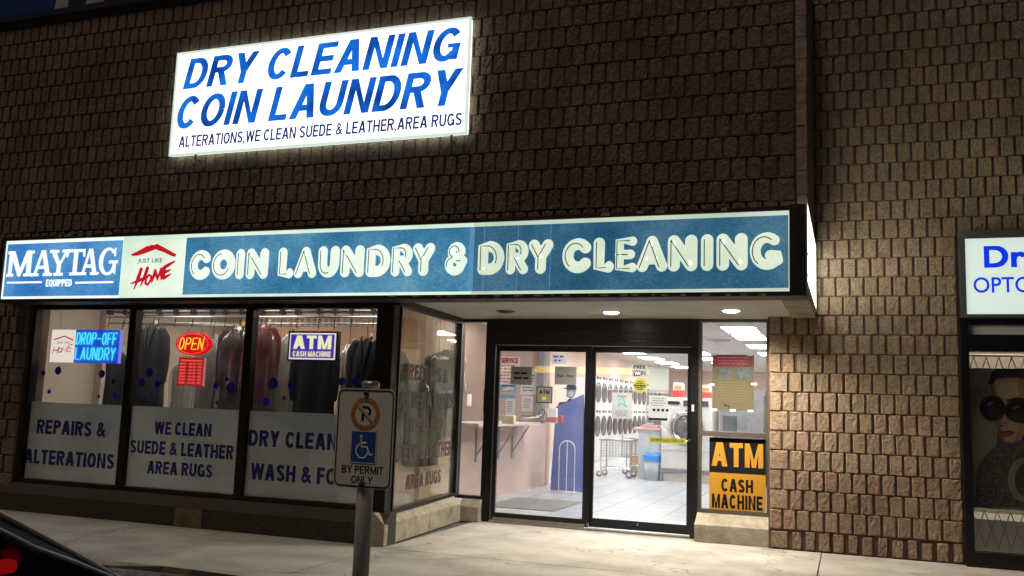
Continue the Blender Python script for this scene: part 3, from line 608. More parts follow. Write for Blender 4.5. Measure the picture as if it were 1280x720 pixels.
for x, y in ((-2.45, 15.6), (-2.6, 19.8), (-1.2, 20.3)):
    v = MB(); v.lathe([(.28, 2.899), (.24, 2.87), (.1, 2.85), (.0001, 2.85)], (x, y, 0), n=20, cap=False); obj('ceiling_vent', v, 'washgrey', B)
sw_ = P(586, 500, 10.8); s = MB(); p = PX(586, 500, -4.99); s.box(-4.999, -4.985, p.y-.09, p.y+.09, p.z-.09, p.z+.09); obj('thermostat', s, 'offwhite', B, bevel=.01)

# neighbouring shop front (part of the same building)
OY = 9.95
of = MB()
for bx in ((1.042, 1.115, 0, 3.2), (1.115, 4.0, 3.13, 3.2), (1.115, 4.0, 2.31, 2.375), (1.115, 4.0, 2.05, 2.215), (1.115, 4.0, .02, .14)): of.box(bx[0], bx[1], OY-.06, OY+.08, bx[2], bx[3])
sf_ = obj('shop_window', of, 'black', B, 'black shop front of the neighbouring shop')
p = MB(); p.box(1.115, 4, OY, OY+.006, .14, 2.05); obj('pane', p, 'glass', sf_)
p = MB(); p.box(1.115, 4, OY-.01, OY+.01, 2.215, 2.31); obj('transom_panel', p, 'offwhite', sf_)
part('interior_wall', 'beige', 'back wall of the neighbouring shop', (1.06, 7, 12.2, 12.3, 0, 3.2), (1.06, 1.1, 10.2, 12.2, 0, 3.2))
part('interior_ceiling', 'ceil', None, (1.06, 7, 10.05, 12.3, 3.2, 3.3))
part('interior_floor', 'offwhite', None, (1.06, 7, 10.05, 12.3, -.05, .02))
part('display_plinth', 'offwhite', 'pale display ledge in the neighbouring shop', (1.14, 4, 10.45, 11.2, .02, .40))
f = MB(); f.box(1.2, 2.6, 10.5, 11.4, 3.185, 3.199); cl = obj('ceiling_light', f, 'white', B); q = MB(); q.box(1.22, 2.58, 10.52, 11.38, 3.178, 3.1845); obj('diffuser', q, E('shop_lamp', (1, .93, .8), 10), cl)

# ------------------------------------------------------------------ stroke lettering (bubble letters, neon tubes, brush strokes)
STROKE = {
    'C': [arc(.55, .5, .55, .5, 42, 318, 20)], 'O': [arc(.5, .5, .5, .5, 90, 450, 26)],
    'I': [[(.5, 0), (.5, 1)]], 'N': [[(0, 0), (0, 1)], [(0, 1), (1, 0)], [(1, 0), (1, 1)]],
    'L': [[(0, 1), (0, 0), (1, 0)]], 'A': [[(0, 0), (.5, 1)], [(.5, 1), (1, 0)], [(.2, .3), (.8, .3)]],
    'U': [[(0, 1), (0, .45)]+arc(.5, .45, .5, .45, 180, 360)+[(1, 1)]],
    'D': [[(0, 0), (0, 1), (.4, 1)]+arc(.4, .5, .6, .5, 90, -90)+[(0, 0)]],
    'R': [[(0, 0), (0, 1), (.6, 1)]+arc(.6, .74, .4, .26, 90, -90)+[(.1, .48)], [(.5, .46), (1, 0)]],
    'Y': [[(0, 1), (.5, .48)], [(1, 1), (.5, .48)], [(.5, .48), (.5, 0)]],
    'E': [[(1, 1), (0, 1), (0, 0), (1, 0)], [(0, .5), (.85, .5)]], 'F': [[(1, 1), (0, 1), (0, 0)], [(0, .5), (.8, .5)]],
    'P': [[(0, 0), (0, 1), (.6, 1)]+arc(.6, .74, .4, .26, 90, -90)+[(0, .48)]],
    'G': [arc(.52, .5, .52, .5, 52, 318, 20), [(.98, .16), (.98, .34), (.66, .34)]],
    '&': [arc(.55, .78, .36, .22, -5, 262, 12)+arc(.46, .27, .46, .27, 100, 318, 14)+[(1.05, .40)], [(1.05, .42), (.72, .42)]],
    'H': [[(0, 0), (0, 1)], [(1, 0), (1, 1)], [(0, .5), (1, .5)]], '-': [[(.1, .5), (.9, .5)]],
    'T': [[(0, 1), (1, 1)], [(.5, 1), (.5, 0)]], 'M': [[(0, 0), (.1, 1), (.5, .2), (.9, 1), (1, 0)]],
}
def strokes(ch, x0, x1, z0, z1, shear=0):
    for pl in STROKE[ch]:
        q = [(x0+(x1-x0)*u+shear*(z1-z0)*(v-.5), z0+(z1-z0)*v) for u, v in pl]
        yield q
def neon(mb, s, x0, x1, z0, z1, Y, r, gap=.35, shear=.0):
    n = len(s); cw = (x1-x0)/(n-gap)
    for i, ch in enumerate(s):
        if ch == ' ': continue
        a = x0+i*cw; b = a+cw*(1-gap)
        for q in strokes(ch, a, b, z0, z1, shear): mb.tube([(x, Y, z) for x, z in q], r, 6)
    return mb

# ------------------------------------------------------------------ lit wall sign
SY = 7.962; sx0, sx1, sz0, sz1 = P(218, 131, SY).x, P(585, 95, SY).x, P(214, 194.3, SY).z, P(222, 68, SY).z
T = thing('wall_sign', 'big white lit dry cleaning sign with blue italic letters high on the dark wall', 'lit sign', (-5.2, 8.0, sz0))
c = MB(); c.box(sx0, sx1, SY+.012, 8.022, sz0, sz1); obj('cabinet', c, E('cabinet_halo_glow', (.85, 1, .92), 3.0), T)  # cabinet sides and retainer made to glow, imitating the halo on the wall
c = MB()
for b in ((sx0-.012, sx1+.012, sz0-.012, sz0+.012), (sx0-.012, sx1+.012, sz1-.012, sz1+.012), (sx0-.012, sx0+.012, sz0+.012, sz1-.012), (sx1-.012, sx1+.012, sz0+.012, sz1-.012)): c.box(b[0], b[1], SY-.012, SY+.02, b[2], b[3])
obj('retainer', c, E('retainer_glow', (.80, 1, .86), .75), T)
c = MB(); c.box(sx0+.012, sx1-.012, SY, SY+.011, sz0+.012, sz1-.012); obj('face', c, E('sign_face_white', (.97, 1, .97), 1.75), T)
SB_ = EN('sign_blue', (.004, .055, .36), (.012, .21, .92), .8, 3.2); SB2 = EN('sign_navy', (.015, .03, .17), (.04, .07, .34), .6, 6)
obj('lettering', text_mb('DRY CLEANING', prect(229.7, 74.7, 111.6, 574.4, SY-.004), SY-.001, 0, .22, .003, bold=.205), SB_, T)
obj('lettering', text_mb('COIN LAUNDRY', prect(221.9, 121.6, 161.6, 577.2, SY-.004), SY-.001, 0, .22, .003, bold=.205), SB_, T)
obj('lettering', text_mb('ALTERATIONS,WE CLEAN SUEDE & LEATHER,AREA RUGS', prect(223.4, 170.6, 184.5, 576, SY-.004), SY-.001, 0, .06, .003, bold=.19), SB2, T)
for px_, py_ in ((244, 197.5), (564, 174)):
    p = P(px_, py_, 7.95); b = MB(); b.box(p.x-.012, p.x+.012, 7.95, 8.03, p.z-.01, sz0-.013); obj('bracket', b, 'alu', T)

# ------------------------------------------------------------------ fascia sign over the shop front
FY = 7.75
T = thing('fascia_sign', 'long blue and white lit fascia sign with bubble letters above the windows and doors', 'lit sign', (-4.7, 7.9, 2.36))
fx0, fx1, fz0, fz1 = -9.155, -.442, 2.383, 3.062
c = MB(); c.box(fx0-.06, -.312, FY+.012, 8.04, 2.345, 3.10); c.box(-.49, -.312, 8.04, 9.97, 2.44, 3.16)
c.box(fx1, -.312, FY-.02, FY+.012, 2.345, 3.11); c.box(fx1+.06, fx1+.075, FY-.03, FY-.02, 2.345, 3.11)
c.box(fx0-.06, fx1, FY-.02, FY+.012, 2.345, fz0-.001); c.box(fx0-.06, fx1, FY-.02, FY+.012, fz1+.001, 3.10); c.box(fx0-.06, fx0-.001, FY-.02, FY+.012, fz0-.001, fz1+.001)
obj('casing', c, 'casing', T)
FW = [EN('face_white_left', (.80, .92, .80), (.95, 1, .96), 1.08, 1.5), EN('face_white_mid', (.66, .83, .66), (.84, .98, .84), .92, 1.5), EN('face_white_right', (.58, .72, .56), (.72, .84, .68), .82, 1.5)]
xa, xb = P(151.5, 335, FY).x, P(590, 320, FY).x
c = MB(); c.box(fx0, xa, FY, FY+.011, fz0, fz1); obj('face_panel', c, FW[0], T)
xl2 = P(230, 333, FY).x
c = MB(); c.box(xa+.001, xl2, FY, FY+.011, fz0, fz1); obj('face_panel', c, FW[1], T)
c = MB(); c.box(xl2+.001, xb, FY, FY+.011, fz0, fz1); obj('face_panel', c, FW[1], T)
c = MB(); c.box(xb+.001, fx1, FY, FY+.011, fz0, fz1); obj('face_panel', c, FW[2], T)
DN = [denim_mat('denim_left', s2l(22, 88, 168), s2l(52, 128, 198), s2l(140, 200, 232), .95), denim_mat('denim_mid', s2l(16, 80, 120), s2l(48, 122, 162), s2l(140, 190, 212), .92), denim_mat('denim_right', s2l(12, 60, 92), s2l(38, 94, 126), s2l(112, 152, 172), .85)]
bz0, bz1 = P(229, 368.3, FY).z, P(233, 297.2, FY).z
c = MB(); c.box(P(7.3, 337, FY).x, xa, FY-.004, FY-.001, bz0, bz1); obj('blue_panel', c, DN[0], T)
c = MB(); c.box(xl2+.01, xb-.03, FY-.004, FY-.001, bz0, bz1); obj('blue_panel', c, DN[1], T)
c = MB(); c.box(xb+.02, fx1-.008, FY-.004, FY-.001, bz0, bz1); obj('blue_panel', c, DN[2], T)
c = MB(); c.box(xb-.029, xb+.019, FY-.004, FY-.001, bz0, bz1); obj('seam_strip', c, E('seam_cyan', s2l(58, 140, 188), .85), T)
for x in (P(605, 320, FY).x, P(647, 320, FY).x, P(688, 320, FY).x, P(455, 320, FY).x):
    c = MB(); c.box(x-.003, x+.003, FY-.0055, FY-.0045, bz0, bz1); obj('scratch', c, E('scratch_line', s2l(70, 135, 175), .8), T)
# slab serif word, drawn as polygons
WHT = E('letter_white', (.95, 1, .98), 1.05)
def slab(mb, ch, x, w, z0, h, Y):
    def q(pts): mb.prism([(x+w*u, z0+h*v) for u, v in pts], 'y', Y-.003, Y)
    s = .11
    def ser(u0, u1, v): q([(u0, v), (u1, v), (u1, v+s), (u0, v+s)])
    if ch == 'M':
        q([(.06, s), (.20, s), (.20, 1-s), (.06, 1-s)]); q([(.78, s), (.96, s), (.96, 1-s), (.78, 1-s)])
        q([(.06, 1), (.27, 1), (.56, .22), (.47, 0)]); q([(.475, .0), (.565, .22), (.74, 1), (.94, 1)][:3]+[(.93, 1), (.53, 0)]) if False else q([(.475, 0), (.55, 0), (.93, 1), (.74, 1), (.53, .3)])
        ser(0, .28, 0); ser(.68, 1.05, 0); ser(0, .2, 1-s); ser(.8, 1.05, 1-s)
    elif ch == 'A':
        q([(.12, s), (.25, s), (.50, .86), (.42, 1)]); q([(.42, 1), (.62, 1), (.90, s), (.68, s), (.47, .85)]); q([(.27, .28), (.68, .28), (.65, .40), (.31, .40)])
        ser(0, .36, 0); ser(.58, 1.03, 0)
    elif ch == 'Y':
        q([(.10, 1-s), (.34, 1-s), (.60, .45), (.42, .42)]); q([(.78, 1-s), (.92, 1-s), (.61, .42), (.5, .44)]); q([(.42, s), (.62, s), (.62, .45), (.42, .45)])
        ser(.0, .46, 1-s); ser(.64, 1.04, 1-s); ser(.28, .76, 0)
    elif ch == 'T':
        q([(.40, s), (.62, s), (.62, 1-s), (.40, 1-s)]); ser(0, 1, 1-s); q([(0, .70), (.08, .70), (.12, 1-s), (0, 1-s)]); q([(1, .70), (.92, .70), (.88, 1-s), (1, 1-s)]); ser(.24, .78, 0)
    elif ch == 'G':
        out = arc(.52, .5, .52, .52, 40, 330, 22); inn = arc(.53, .5, .30, .42, 335, 45, 22)
        q(out+inn) ; q([(.80, .12), (.97, .0), (.97, .47), (.80, .47)]); ser(.58, 1.08, .42); q([(.83, .70), (.93, .68), (.93, 1), (.86, 1)])
m = MB(); zb, zt = P(12, 346, FY).z, P(12, 314.5, FY).z; yy = FY-.006
for ch, a, b in (('M', 10, 41), ('A', 41, 66), ('Y', 62, 86), ('T', 83, 106), ('A', 101, 124), ('G', 124, 146)):
    x0 = P(a, 330, FY).x; x1 = P(b, 330, FY).x; slab(m, ch, x0, x1-x0, zb, zt-zb, yy)
obj('slab_lettering', m, WHT, T)
obj('lettering', text_mb('EQUIPPED', prect(57.3, 349.5, 358.3, 89.7, FY-.006), FY-.005, .018, 0, .002, sp=1.12, bold=.04), WHT, T)
for a, b in ((9, 52.7), (94.3, 142)):
    m = MB(); p, q = P(a, 353.5, FY), P(b, 353.5, FY); m.box(p.x, q.x, FY-.006, FY-.0045, p.z-.011, p.z+.011); obj('rule_line', m, WHT, T)
# house logo: chevron roof and brush letters
RED = E('logo_red', (.62, .01, .025), .8, (.4, .01, .02)); INKG = E('logo_ink', (.06, .06, .07), .5)
def cpx(x, y, k=4.5714, ox=140, oy=285): return P(ox+x/k, oy+y/k, FY)
m = MB(); m.prism([(cpx(x, y).x, cpx(x, y).z) for x, y in ((107, 152), (150, 132), (200, 104), (215, 102), (222, 96), (245, 97), (258, 90), (300, 112), (368, 150), (362, 166), (340, 160), (300, 140), (250, 122), (200, 141), (150, 158), (118, 160))], 'y', FY-.005, FY-.001); obj('logo_roof', m, RED, T)
p0, p1 = cpx(148, 200), cpx(288, 195)
obj('lettering', text_mb('JUST LIKE', (p0.x, p1.x, cpx(150, 207).z, cpx(150, 176).z), FY-.001, .003, .05, .003), INKG, T)
m = MB()
for pts, r in (([(168, 236), (150, 290), (127, 350)], (7, 8, 2)), ([(204, 230), (190, 275), (163, 332)], (7, 8, 2)), ([(108, 318), (150, 303), (198, 280)], (2, 6, 5)),
               ([(213, 268), (196, 290), (192, 318), (205, 324), (222, 300), (226, 276), (213, 268)], (4, 5, 6, 5, 5, 5, 4)), ([(228, 314), (240, 275), (248, 244)], (2, 6, 6)), ([(248, 244), (256, 272), (262, 294)], (6, 6, 4)), ([(262, 294), (272, 262), (284, 234)], (3, 5, 6)), ([(284, 234), (284, 262), (282, 294)], (6, 7, 3)),
               ([(304, 222), (298, 255), (296, 286)], (6, 7, 6)), ([(300, 226), (330, 208), (360, 190)], (7, 6, 3)), ([(298, 256), (320, 246), (338, 238)], (6, 5, 2)), ([(296, 286), (318, 275), (338, 262)], (7, 5, 2))):
    m.tube([(cpx(x, y).x, FY-.004, cpx(x, y).z) for x, y in pts], [a*.0024*1.3 for a in r], 8, sq=(1, .12, 1))
obj('brush_lettering', m, RED, T)
# bubble letters
letters = [('C', 238.9, 265.3), ('O', 266.3, 295.8), ('I', 296.6, 306.9), ('N', 309.4, 337), ('L', 349, 368.8), ('A', 369.5, 397.3), ('U', 398.8, 425.3), ('N', 427, 456.3), ('D', 458.6, 489), ('R', 490, 516.5), ('Y', 516.5, 544.3),
           ('&', 557, 584), ('D', 598, 631), ('R', 633, 661), ('Y', 661, 692), ('C', 703.3, 740.3), ('L', 742, 768), ('E', 769, 796.6), ('A', 796.4, 834.6), ('N', 835, 872), ('I', 876.5, 891.8), ('N', 895.8, 934.8), ('G', 937.5, 979.6)]
zt, zb = P(250, 313, FY).z, P(250, 350.2, FY).z; LR = .0525
LM = [EN('bubble_white_mid', (.78, .94, .80), (.90, 1, .90), .93, 4), EN('bubble_white_right', (.66, .80, .62), (.78, .90, .72), .86, 4)]
LK = M('bubble_ink', (.01, .012, .015), .5)
for li_, (ch, a, b) in enumerate(letters):
    mb = MB(); ik = MB(); x0 = P(a, 320, FY).x; x1 = P(b, 320, FY).x; r = {'E': .042, 'G': .044, '&': .042, 'R': .047, 'A': .049}.get(ch, LR)
    if ch == 'I': x0 = x1 = (x0+x1)/2; x0 -= .0005; x1 += .0005; r = .052
    else: x0 += r; x1 -= r
    for q in strokes(ch, x0, x1, zb+r, zt-r): mb.tube([(x, FY-.011, z) for x, z in q], r, 10, sq=(1, .11, 1))
    bl = obj('bubble_letter', mb, LM[li_ > 11], T)
    for k_, q in enumerate(strokes(ch, x0-.024, x1-.024 if ch != 'I' else x0-.022, zb+r-.008, zt-r+.006)):
        if ch in 'AENR' and k_ == 2 or ch == 'G' and k_ == 1: continue
        ik = MB(); ik.tube([(x, FY-.0175, z) for x, z in (q if len(q) < 12 else q[:int(len(q)*.72)])], .0046, 5, sq=(1, .3, 1)); obj('inline', ik, LK, bl)
# lit end panel
c = MB(); c.box(-.3115, -.306, 7.80, 9.93, 2.47, 3.13); obj('end_panel', c, E('end_panel_white', (1, .99, .87), 5.4), T, 'lit white panel closing the right end of the sign')
c = MB(); c.box(-.3055, -.3045, 7.80, 9.93, 2.715, 2.74); c.box(-.3055, -.3045, 7.80, 9.93, 3.045, 3.065); c.box(-.3055, -.3045, 7.80, 9.93, 2.535, 2.55); c.box(-.3055, -.3045, 7.80, 7.86, 2.55, 3.045); obj('end_stripe', c, E('end_blue', (.01, .12, .6), .7), T)
c = MB()
for b in ((7.74, 9.97, 2.44, 2.468), (7.74, 9.97, 3.132, 3.165), (7.74, 7.79, 2.468, 3.132), (9.935, 9.97, 2.468, 3.132)): c.box(-.3115, -.30, b[0], b[1], b[2], b[3])
obj('end_frame', c, 'offwhite', T)
for px_, py_, w_ in ((757, 268, 12), (800, 265.5, 9), (825, 265, 12), (905, 262, 7), (75, 295, 5), (85, 294.5, 14), (100, 294, 5), (112, 293.5, 9), (135, 292, 16)):
    p = P(px_, py_, FY-.02); w_ *= .0072; pl = MB(); pl.prism([(p.x-w_*.5, p.z-.012), (p.x+w_*.45, p.z-.014), (p.x+w_*.5, p.z+.012), (p.x+w_*.1, p.z+.017), (p.x-w_*.45, p.z+.009)], 'y', FY-.023, FY-.0205); obj('bare_primer_patch', pl, 'peel', T)
px_ = 490
while px_ < 960:
    w_ = random.uniform(.02, .09); p = P(px_, 370.0-(px_-490)*.004, FY-.02); pl = MB(); pl.prism([(p.x-w_*.5, p.z-.008), (p.x+w_*.45, p.z-.01), (p.x+w_*.5, p.z+.008), (p.x-w_*.45, p.z+.007)], 'y', FY-.023, FY-.0205); obj('bare_primer_patch', pl, 'peel', T); px_ += w_*150+random.uniform(3, 22)

# ------------------------------------------------------------------ neighbour's lit sign and poster
T = thing('shop_sign', 'pale lit eye doctor sign with blue letters above the neighbouring shop', 'lit sign', (2.2, 9.9, 2.38))
c = MB()
for b in ((1.044, 4, 3.16, 3.235), (1.044, 4, 2.375, 2.41), (1.044, 1.10, 2.41, 3.16)): c.box(b[0], b[1], 9.84, 9.94, b[2], b[3])
obj('frame', c, M('sign_frame_grey', (.10, .11, .11), .5, .4), T)
c = MB(); c.box(1.10, 4, 9.86, 9.93, 2.41, 3.16); obj('face', c, E('shop_sign_face', (.62, .78, .68), .86), T)
BL = E('shop_sign_blue', (.0, .035, .75), .9, (.01, .02, .3))
obj('lettering', text_mb('Dr.', (P(1230, 320, 9.85).x, P(1290, 320, 9.85).x, P(1230, 334.5, 9.85).z, P(1230, 307.5, 9.85).z), 9.859, .018, 0, .003, sp=1.05, bold=.025), BL, T)
obj('lettering', text_mb('OPTOMETRIST', (P(1217, 356, 9.85).x, P(1217, 356, 9.85).x+1.22, P(1217, 366, 9.85).z, P(1217, 346.5, 9.85).z), 9.859, .008, 0, .003), BL, T)
# poster of a woman in sunglasses, hung inside the neighbour's window
T = thing('poster', 'large dark poster of a woman in sunglasses behind the neighbouring shop window', 'poster', (1.5, 10.12, .55))
PY = 10.12
def pp(x, y): v = P(1190+x/3.6, 430+y/3.6, PY); return (v.x, v.z)
def poly(name, pts, mat, d): m = MB(); m.prism([pp(*p) for p in pts], 'y', PY-d-.0008, PY-d); return obj(name, m, mat, T)
def ell(cx, cy, rx, ry, n=26, rot=0):
    return [(cx+rx*math.cos(t)*math.cos(rot)-ry*math.sin(t)*math.sin(rot), cy+rx*math.cos(t)*math.sin(rot)+ry*math.sin(t)*math.cos(rot)) for t in (2*PI*i/n for i in range(n))]
a = pp(78, 108); b = pp(84, 735); c = MB(); c.box(a[0], 2.25, PY, PY+.004, b[1], a[1]); obj('sheet', c, M('poster_ground', (.33, .31, .24), .6, var=.35, scale=2.5), T)
MS = M('poster_skin', (.52, .34, .20), .6, var=.15, scale=5); MH = M('poster_hair', (.018, .014, .012), .5); MD = M('poster_dress', (.10, .092, .09), .6, var=.95, scale=60)
poly('hair', [(168, 180), (175, 140), (200, 112), (420, 108), (430, 300), (330, 330), (175, 230)], MH, .002)
poly('neck', [(205, 395), (330, 395), (360, 520), (195, 500)], M('poster_scarf', (.10, .07, .12), .6, var=.4, scale=20), .003)
poly('face', [(170, 155), (200, 150), (340, 150), (348, 260), (340, 360), (310, 430), (270, 450), (235, 442), (215, 420), (207, 395), (200, 372), (188, 350), (205, 330), (190, 300), (172, 260), (166, 200)], MS, .004)
def tone(n, c, v=.2, sc_=8): return M('poster_'+n, c, .6, var=v, scale=sc_)
TS, TM, TH = tone('skin_dark', (.28, .16, .09)), tone('skin_mid', (.40, .25, .145)), tone('skin_light', (.64, .45, .28))
poly('jaw_tone', [(170, 160), (186, 158), (196, 215), (200, 300), (214, 340), (222, 392), (234, 425), (262, 442), (310, 430), (270, 450), (235, 442), (215, 420), (207, 395), (200, 372), (188, 350), (200, 330), (188, 300), (172, 260)], TS, .0042)
poly('cheek_tone', [(300, 370), (345, 330), (346, 360), (315, 420), (285, 436), (292, 405)], TM, .0043)
poly('temple_tone', [(300, 152), (340, 152), (347, 250), (330, 262), (316, 200)], TM, .0043)
poly('forehead_light', [(215, 175), (290, 170), (300, 225), (262, 246), (216, 240), (206, 205)], TH, .0043)
poly('forehead_sheen', [(240, 185), (268, 184), (274, 226), (246, 230)], tone('skin_sheen', (.60, .46, .32)), .0045)
poly('hairline', [(160, 172), (178, 150), (210, 138), (260, 132), (300, 134), (345, 150), (345, 162), (295, 152), (240, 150), (200, 158), (176, 186)], MH, .0046)
for k in range(14): a_ = 165+k*13; poly('hair_strand', [(a_, 172-k*1.5 if k < 9 else 150), (a_+4, 150), (a_+22, 116), (a_+26, 118), (a_+10, 152)], M('poster_strand_%d' % k, (.05+.012*(k % 4), .038+.008*(k % 4), .03), .5), .0047)
poly('nose_side', [(226, 318), (212, 344), (206, 354), (208, 368), (222, 371), (226, 352)], TS, .0048)
poly('nose', [(228, 318), (222, 352), (222, 366), (240, 371), (254, 360), (248, 340), (240, 320)], TM, .005)
poly('nose_light', [(233, 318), (240, 318), (243, 350), (231, 350)], TH, .0052)
poly('nostril', [(214, 366), (226, 364), (232, 370), (220, 373)], MH, .0053)
poly('upper_lip', [(208, 400), (222, 389), (236, 393), (252, 388), (286, 397), (248, 402)], tone('lip_dark', (.12, .03, .03)), .005)
poly('lower_lip', [(210, 402), (248, 403), (284, 398), (264, 414), (234, 417)], tone('lip', (.23, .06, .05)), .005)
poly('lip_light', [(230, 406), (252, 405), (248, 410), (234, 411)], tone('lip_light', (.36, .14, .12)), .0052)
poly('chin_light', [(236, 424), (262, 422), (258, 434), (240, 434)], TH, .0044)
poly('frame', ell(182, 288, 60, 57, rot=.55), M('poster_frame', (.05, .03, .02), .3), .0058); poly('frame', ell(306, 303, 74, 53, rot=.18), M('poster_frame_b', (.05, .03, .02), .3), .0058)
LA, LB = tone('lens_dark', (.012, .012, .014)), tone('lens_mid', (.045, .04, .036))
poly('lens', ell(184, 290, 50, 50, rot=.5), LA, .006); poly('lens', ell(304, 304, 64, 46, rot=.15), LA, .006)
poly('lens_lower', ell(188, 312, 34, 28, rot=.35), LB, .0062); poly('lens_lower', ell(304, 322, 46, 25, rot=.1), LB, .0062)
poly('lens_glint', [(158, 268), (176, 256), (186, 262), (168, 282)], tone('glint', (.20, .19, .17)), .0064); poly('lens_glint', [(268, 286), (300, 276), (306, 282), (276, 296)], tone('glint_b', (.20, .19, .17)), .0064)
poly('bridge', [(225, 288), (245, 282), (246, 296), (228, 304)], MH, .0065); poly('brow', [(246, 250), (300, 240), (345, 250), (345, 258), (300, 249), (248, 259)], MH, .0066)
poly('arm', [(352, 296), (430, 280), (430, 296), (352, 312)], MH, .0066)
poly('dress', [(100, 735), (112, 560), (150, 500), (205, 452), (262, 470), (345, 450), (430, 450), (430, 735)], MD, .0045)
poly('emblem', ell(325, 610, 74, 100), M('poster_emblem', (.26, .27, .16), .6, var=.3, scale=9), .006); poly('emblem_centre', ell(332, 612, 50, 74), M('poster_emblem_dark', (.06, .06, .05), .6, var=.5, scale=9), .007)
for k in range(70):
    x_, y_ = random.uniform(120, 420), random.uniform(470, 730)
    if y_ > 470+abs(x_-262)*.55: poly('dress_fleck', [(x_+random.uniform(-9, 9), y_+random.uniform(-10, 10)) for q in range(3)], ('poster_fl' and [TM, LB, MH, TS][k % 4]), .0052+.00001*k)
# folding lattice grille behind the glass
T = thing('folding_grille', 'folding metal lattice grille seen below and above the sunglasses poster', 'security grille', (1.2, 10.3, .1))
m = MB(); m2 = MB()
for i in range(24):
    for (sg) in (-1, 1):
        x = 1.14+i*.115; m.tube([(x, 10.3+sg*.004, .14), (x+sg*.115*1.0, 10.3+sg*.004, .50)], .005, 4); m2.tube([(x, 10.3+sg*.004, 1.83), (x+sg*.06, 10.3+sg*.004, 2.03)], .005, 4)
obj('lattice', m, 'steel', T); obj('lattice', m2, 'steel', T)
m = MB(); m.tube([(1.12, 10.28, 2.035), (3.9, 10.28, 2.035)], .012, 8); obj('rail', m, 'steel', T)

# ------------------------------------------------------------------ lit signs hung inside the windows
NY = 8.30
def hook(mb, x, z0, z1, Y): mb.tube([(x, Y, z0), (x, Y, z1)], .003, 5)
T = thing('neon_sign', 'blue and white drop-off laundry neon sign hanging in the first window', 'neon sign', (P(106, 433, NY).x, NY, P(106, 454, NY).z))
a, b = P(65.5, 412.5, NY), P(146, 453, NY); xm = P(93.5, 433, NY).x; z1, z0 = P(65, 412, NY).z, P(62, 452.5, NY).z
m = MB(); m.box(a.x, xm, NY, NY+.05, z0, z1); obj('logo_panel', m, E('neon_logo_panel', (1, .90, .84), 1.0), T)
m = MB(); m.box(xm+.001, b.x+.01, NY, NY+.05, z0, z1); obj('blue_panel', m, E('neon_blue_back', (.0, .045, .85), .85), T)
m = MB(); hgt = z1-z0
neon(m, 'DROP-OFF', xm+.035, b.x-.02, z0+hgt*.56, z0+hgt*.90, NY-.015, .0075, shear=.06); neon(m, 'LAUNDRY', xm+.035, b.x-.03, z0+hgt*.10, z0+hgt*.45, NY-.015, .0075, shear=.06)
obj('neon_tube', m, E('neon_cyan', (.06, .75, 1), 1.35), T)
m = MB(); w_ = xm-a.x
def lp(u, v): return (a.x+w_*u, NY-.004, z0+hgt*v)
m.tube([lp(.14, .69), lp(.55, .80), lp(.92, .68)], .008, 6, sq=(1, .3, 1))
for ch, u0, u1, v0, v1 in (('H', .14, .32, .26, .46), ('O', .35, .48, .30, .44), ('M', .5, .7, .31, .47), ('E', .74, .88, .34, .54)):
    for q in strokes(ch, a.x+w_*u0, a.x+w_*u1, z0+hgt*v0, z0+hgt*v1, .25): m.tube([(x, NY-.004, z) for x, z in q], .006, 6, sq=(1, .3, 1))
obj('brush_logo', m, E('neon_logo_red', (.5, .01, .02), .7), T)
obj('lettering', text_mb('JUST LIKE', (a.x+w_*.25, a.x+w_*.80, z0+hgt*.56, z0+hgt*.63), NY-.001, 0, 0, .002), INKG, T)
m = MB(); hook(m, a.x+.1, z1, 2.88, NY+.02); hook(m, b.x-.1, z1, 2.88, NY+.02); obj('hanging_wire', m, 'steel', T)

T = thing('neon_sign', 'red open sign, an oval over an opening hours panel, hanging in the second window', 'neon sign', (P(238, 480, NY).x, NY, P(238, 482, NY).z))
cx, cz = P(240.5, 429.5, NY).x, P(240.5, 429.5, NY).z; kx = NY/F*1.03
REDG = EN('open_red', (.55, .002, .012), (.85, .004, .018), .85, 6); RDK = E('open_red_dark', (.42, .0, .008), .8)
m = MB(); m.disc((cx, NY+.03, cz), 23.3*kx*1.33, th=.05, n=40, rz=17.2*kx); obj('oval_panel', m, REDG, T)
m = MB(); m.tube([(cx+21*kx*1.33*math.cos(t), NY, cz+15*kx*math.sin(t)) for t in (2*PI*i/40 for i in range(40))], .006, 6, closed=True, ends=False); obj('neon_tube', m, E('open_red_tube', (1, .04, .03), 1.1), T)
m = MB(); neon(m, 'OPEN', cx-17*kx*1.28, cx+16*kx*1.28, cz-8.5*kx, cz+8*kx, NY-.012, .0066, .34, .16); obj('neon_tube', m, E('open_yellow', (1, .70, .04), 1.25), T)
a, b = P(222, 462, NY), P(252, 480, NY); pz0, pz1 = P(224, 482, NY).z, P(224, 446.5, NY).z
m = MB(); m.box(a.x, b.x, NY+.01, NY+.05, pz0, pz1); obj('hours_panel', m, RDK, T)
m = MB(); hh = (pz1-pz0)/9
for r in range(8):
    z = pz1-hh*(r+1.0)
    for u0, u1 in (((.08, .92),) if r == 0 else ((.06, .30), (.42, .55), (.59, .70), (.78, .93))): m.box(a.x+(b.x-a.x)*u0, a.x+(b.x-a.x)*u1, NY+.004, NY+.009, z-hh*.24, z+hh*.24)
obj('hours_digits', m, E('open_digits', (1, .09, .08), 1.0), T)
m = MB(); hook(m, cx-.1, cz+.1, 2.88, NY+.03); hook(m, cx+.1, cz+.1, 2.88, NY+.03); obj('hanging_wire', m, 'steel', T)

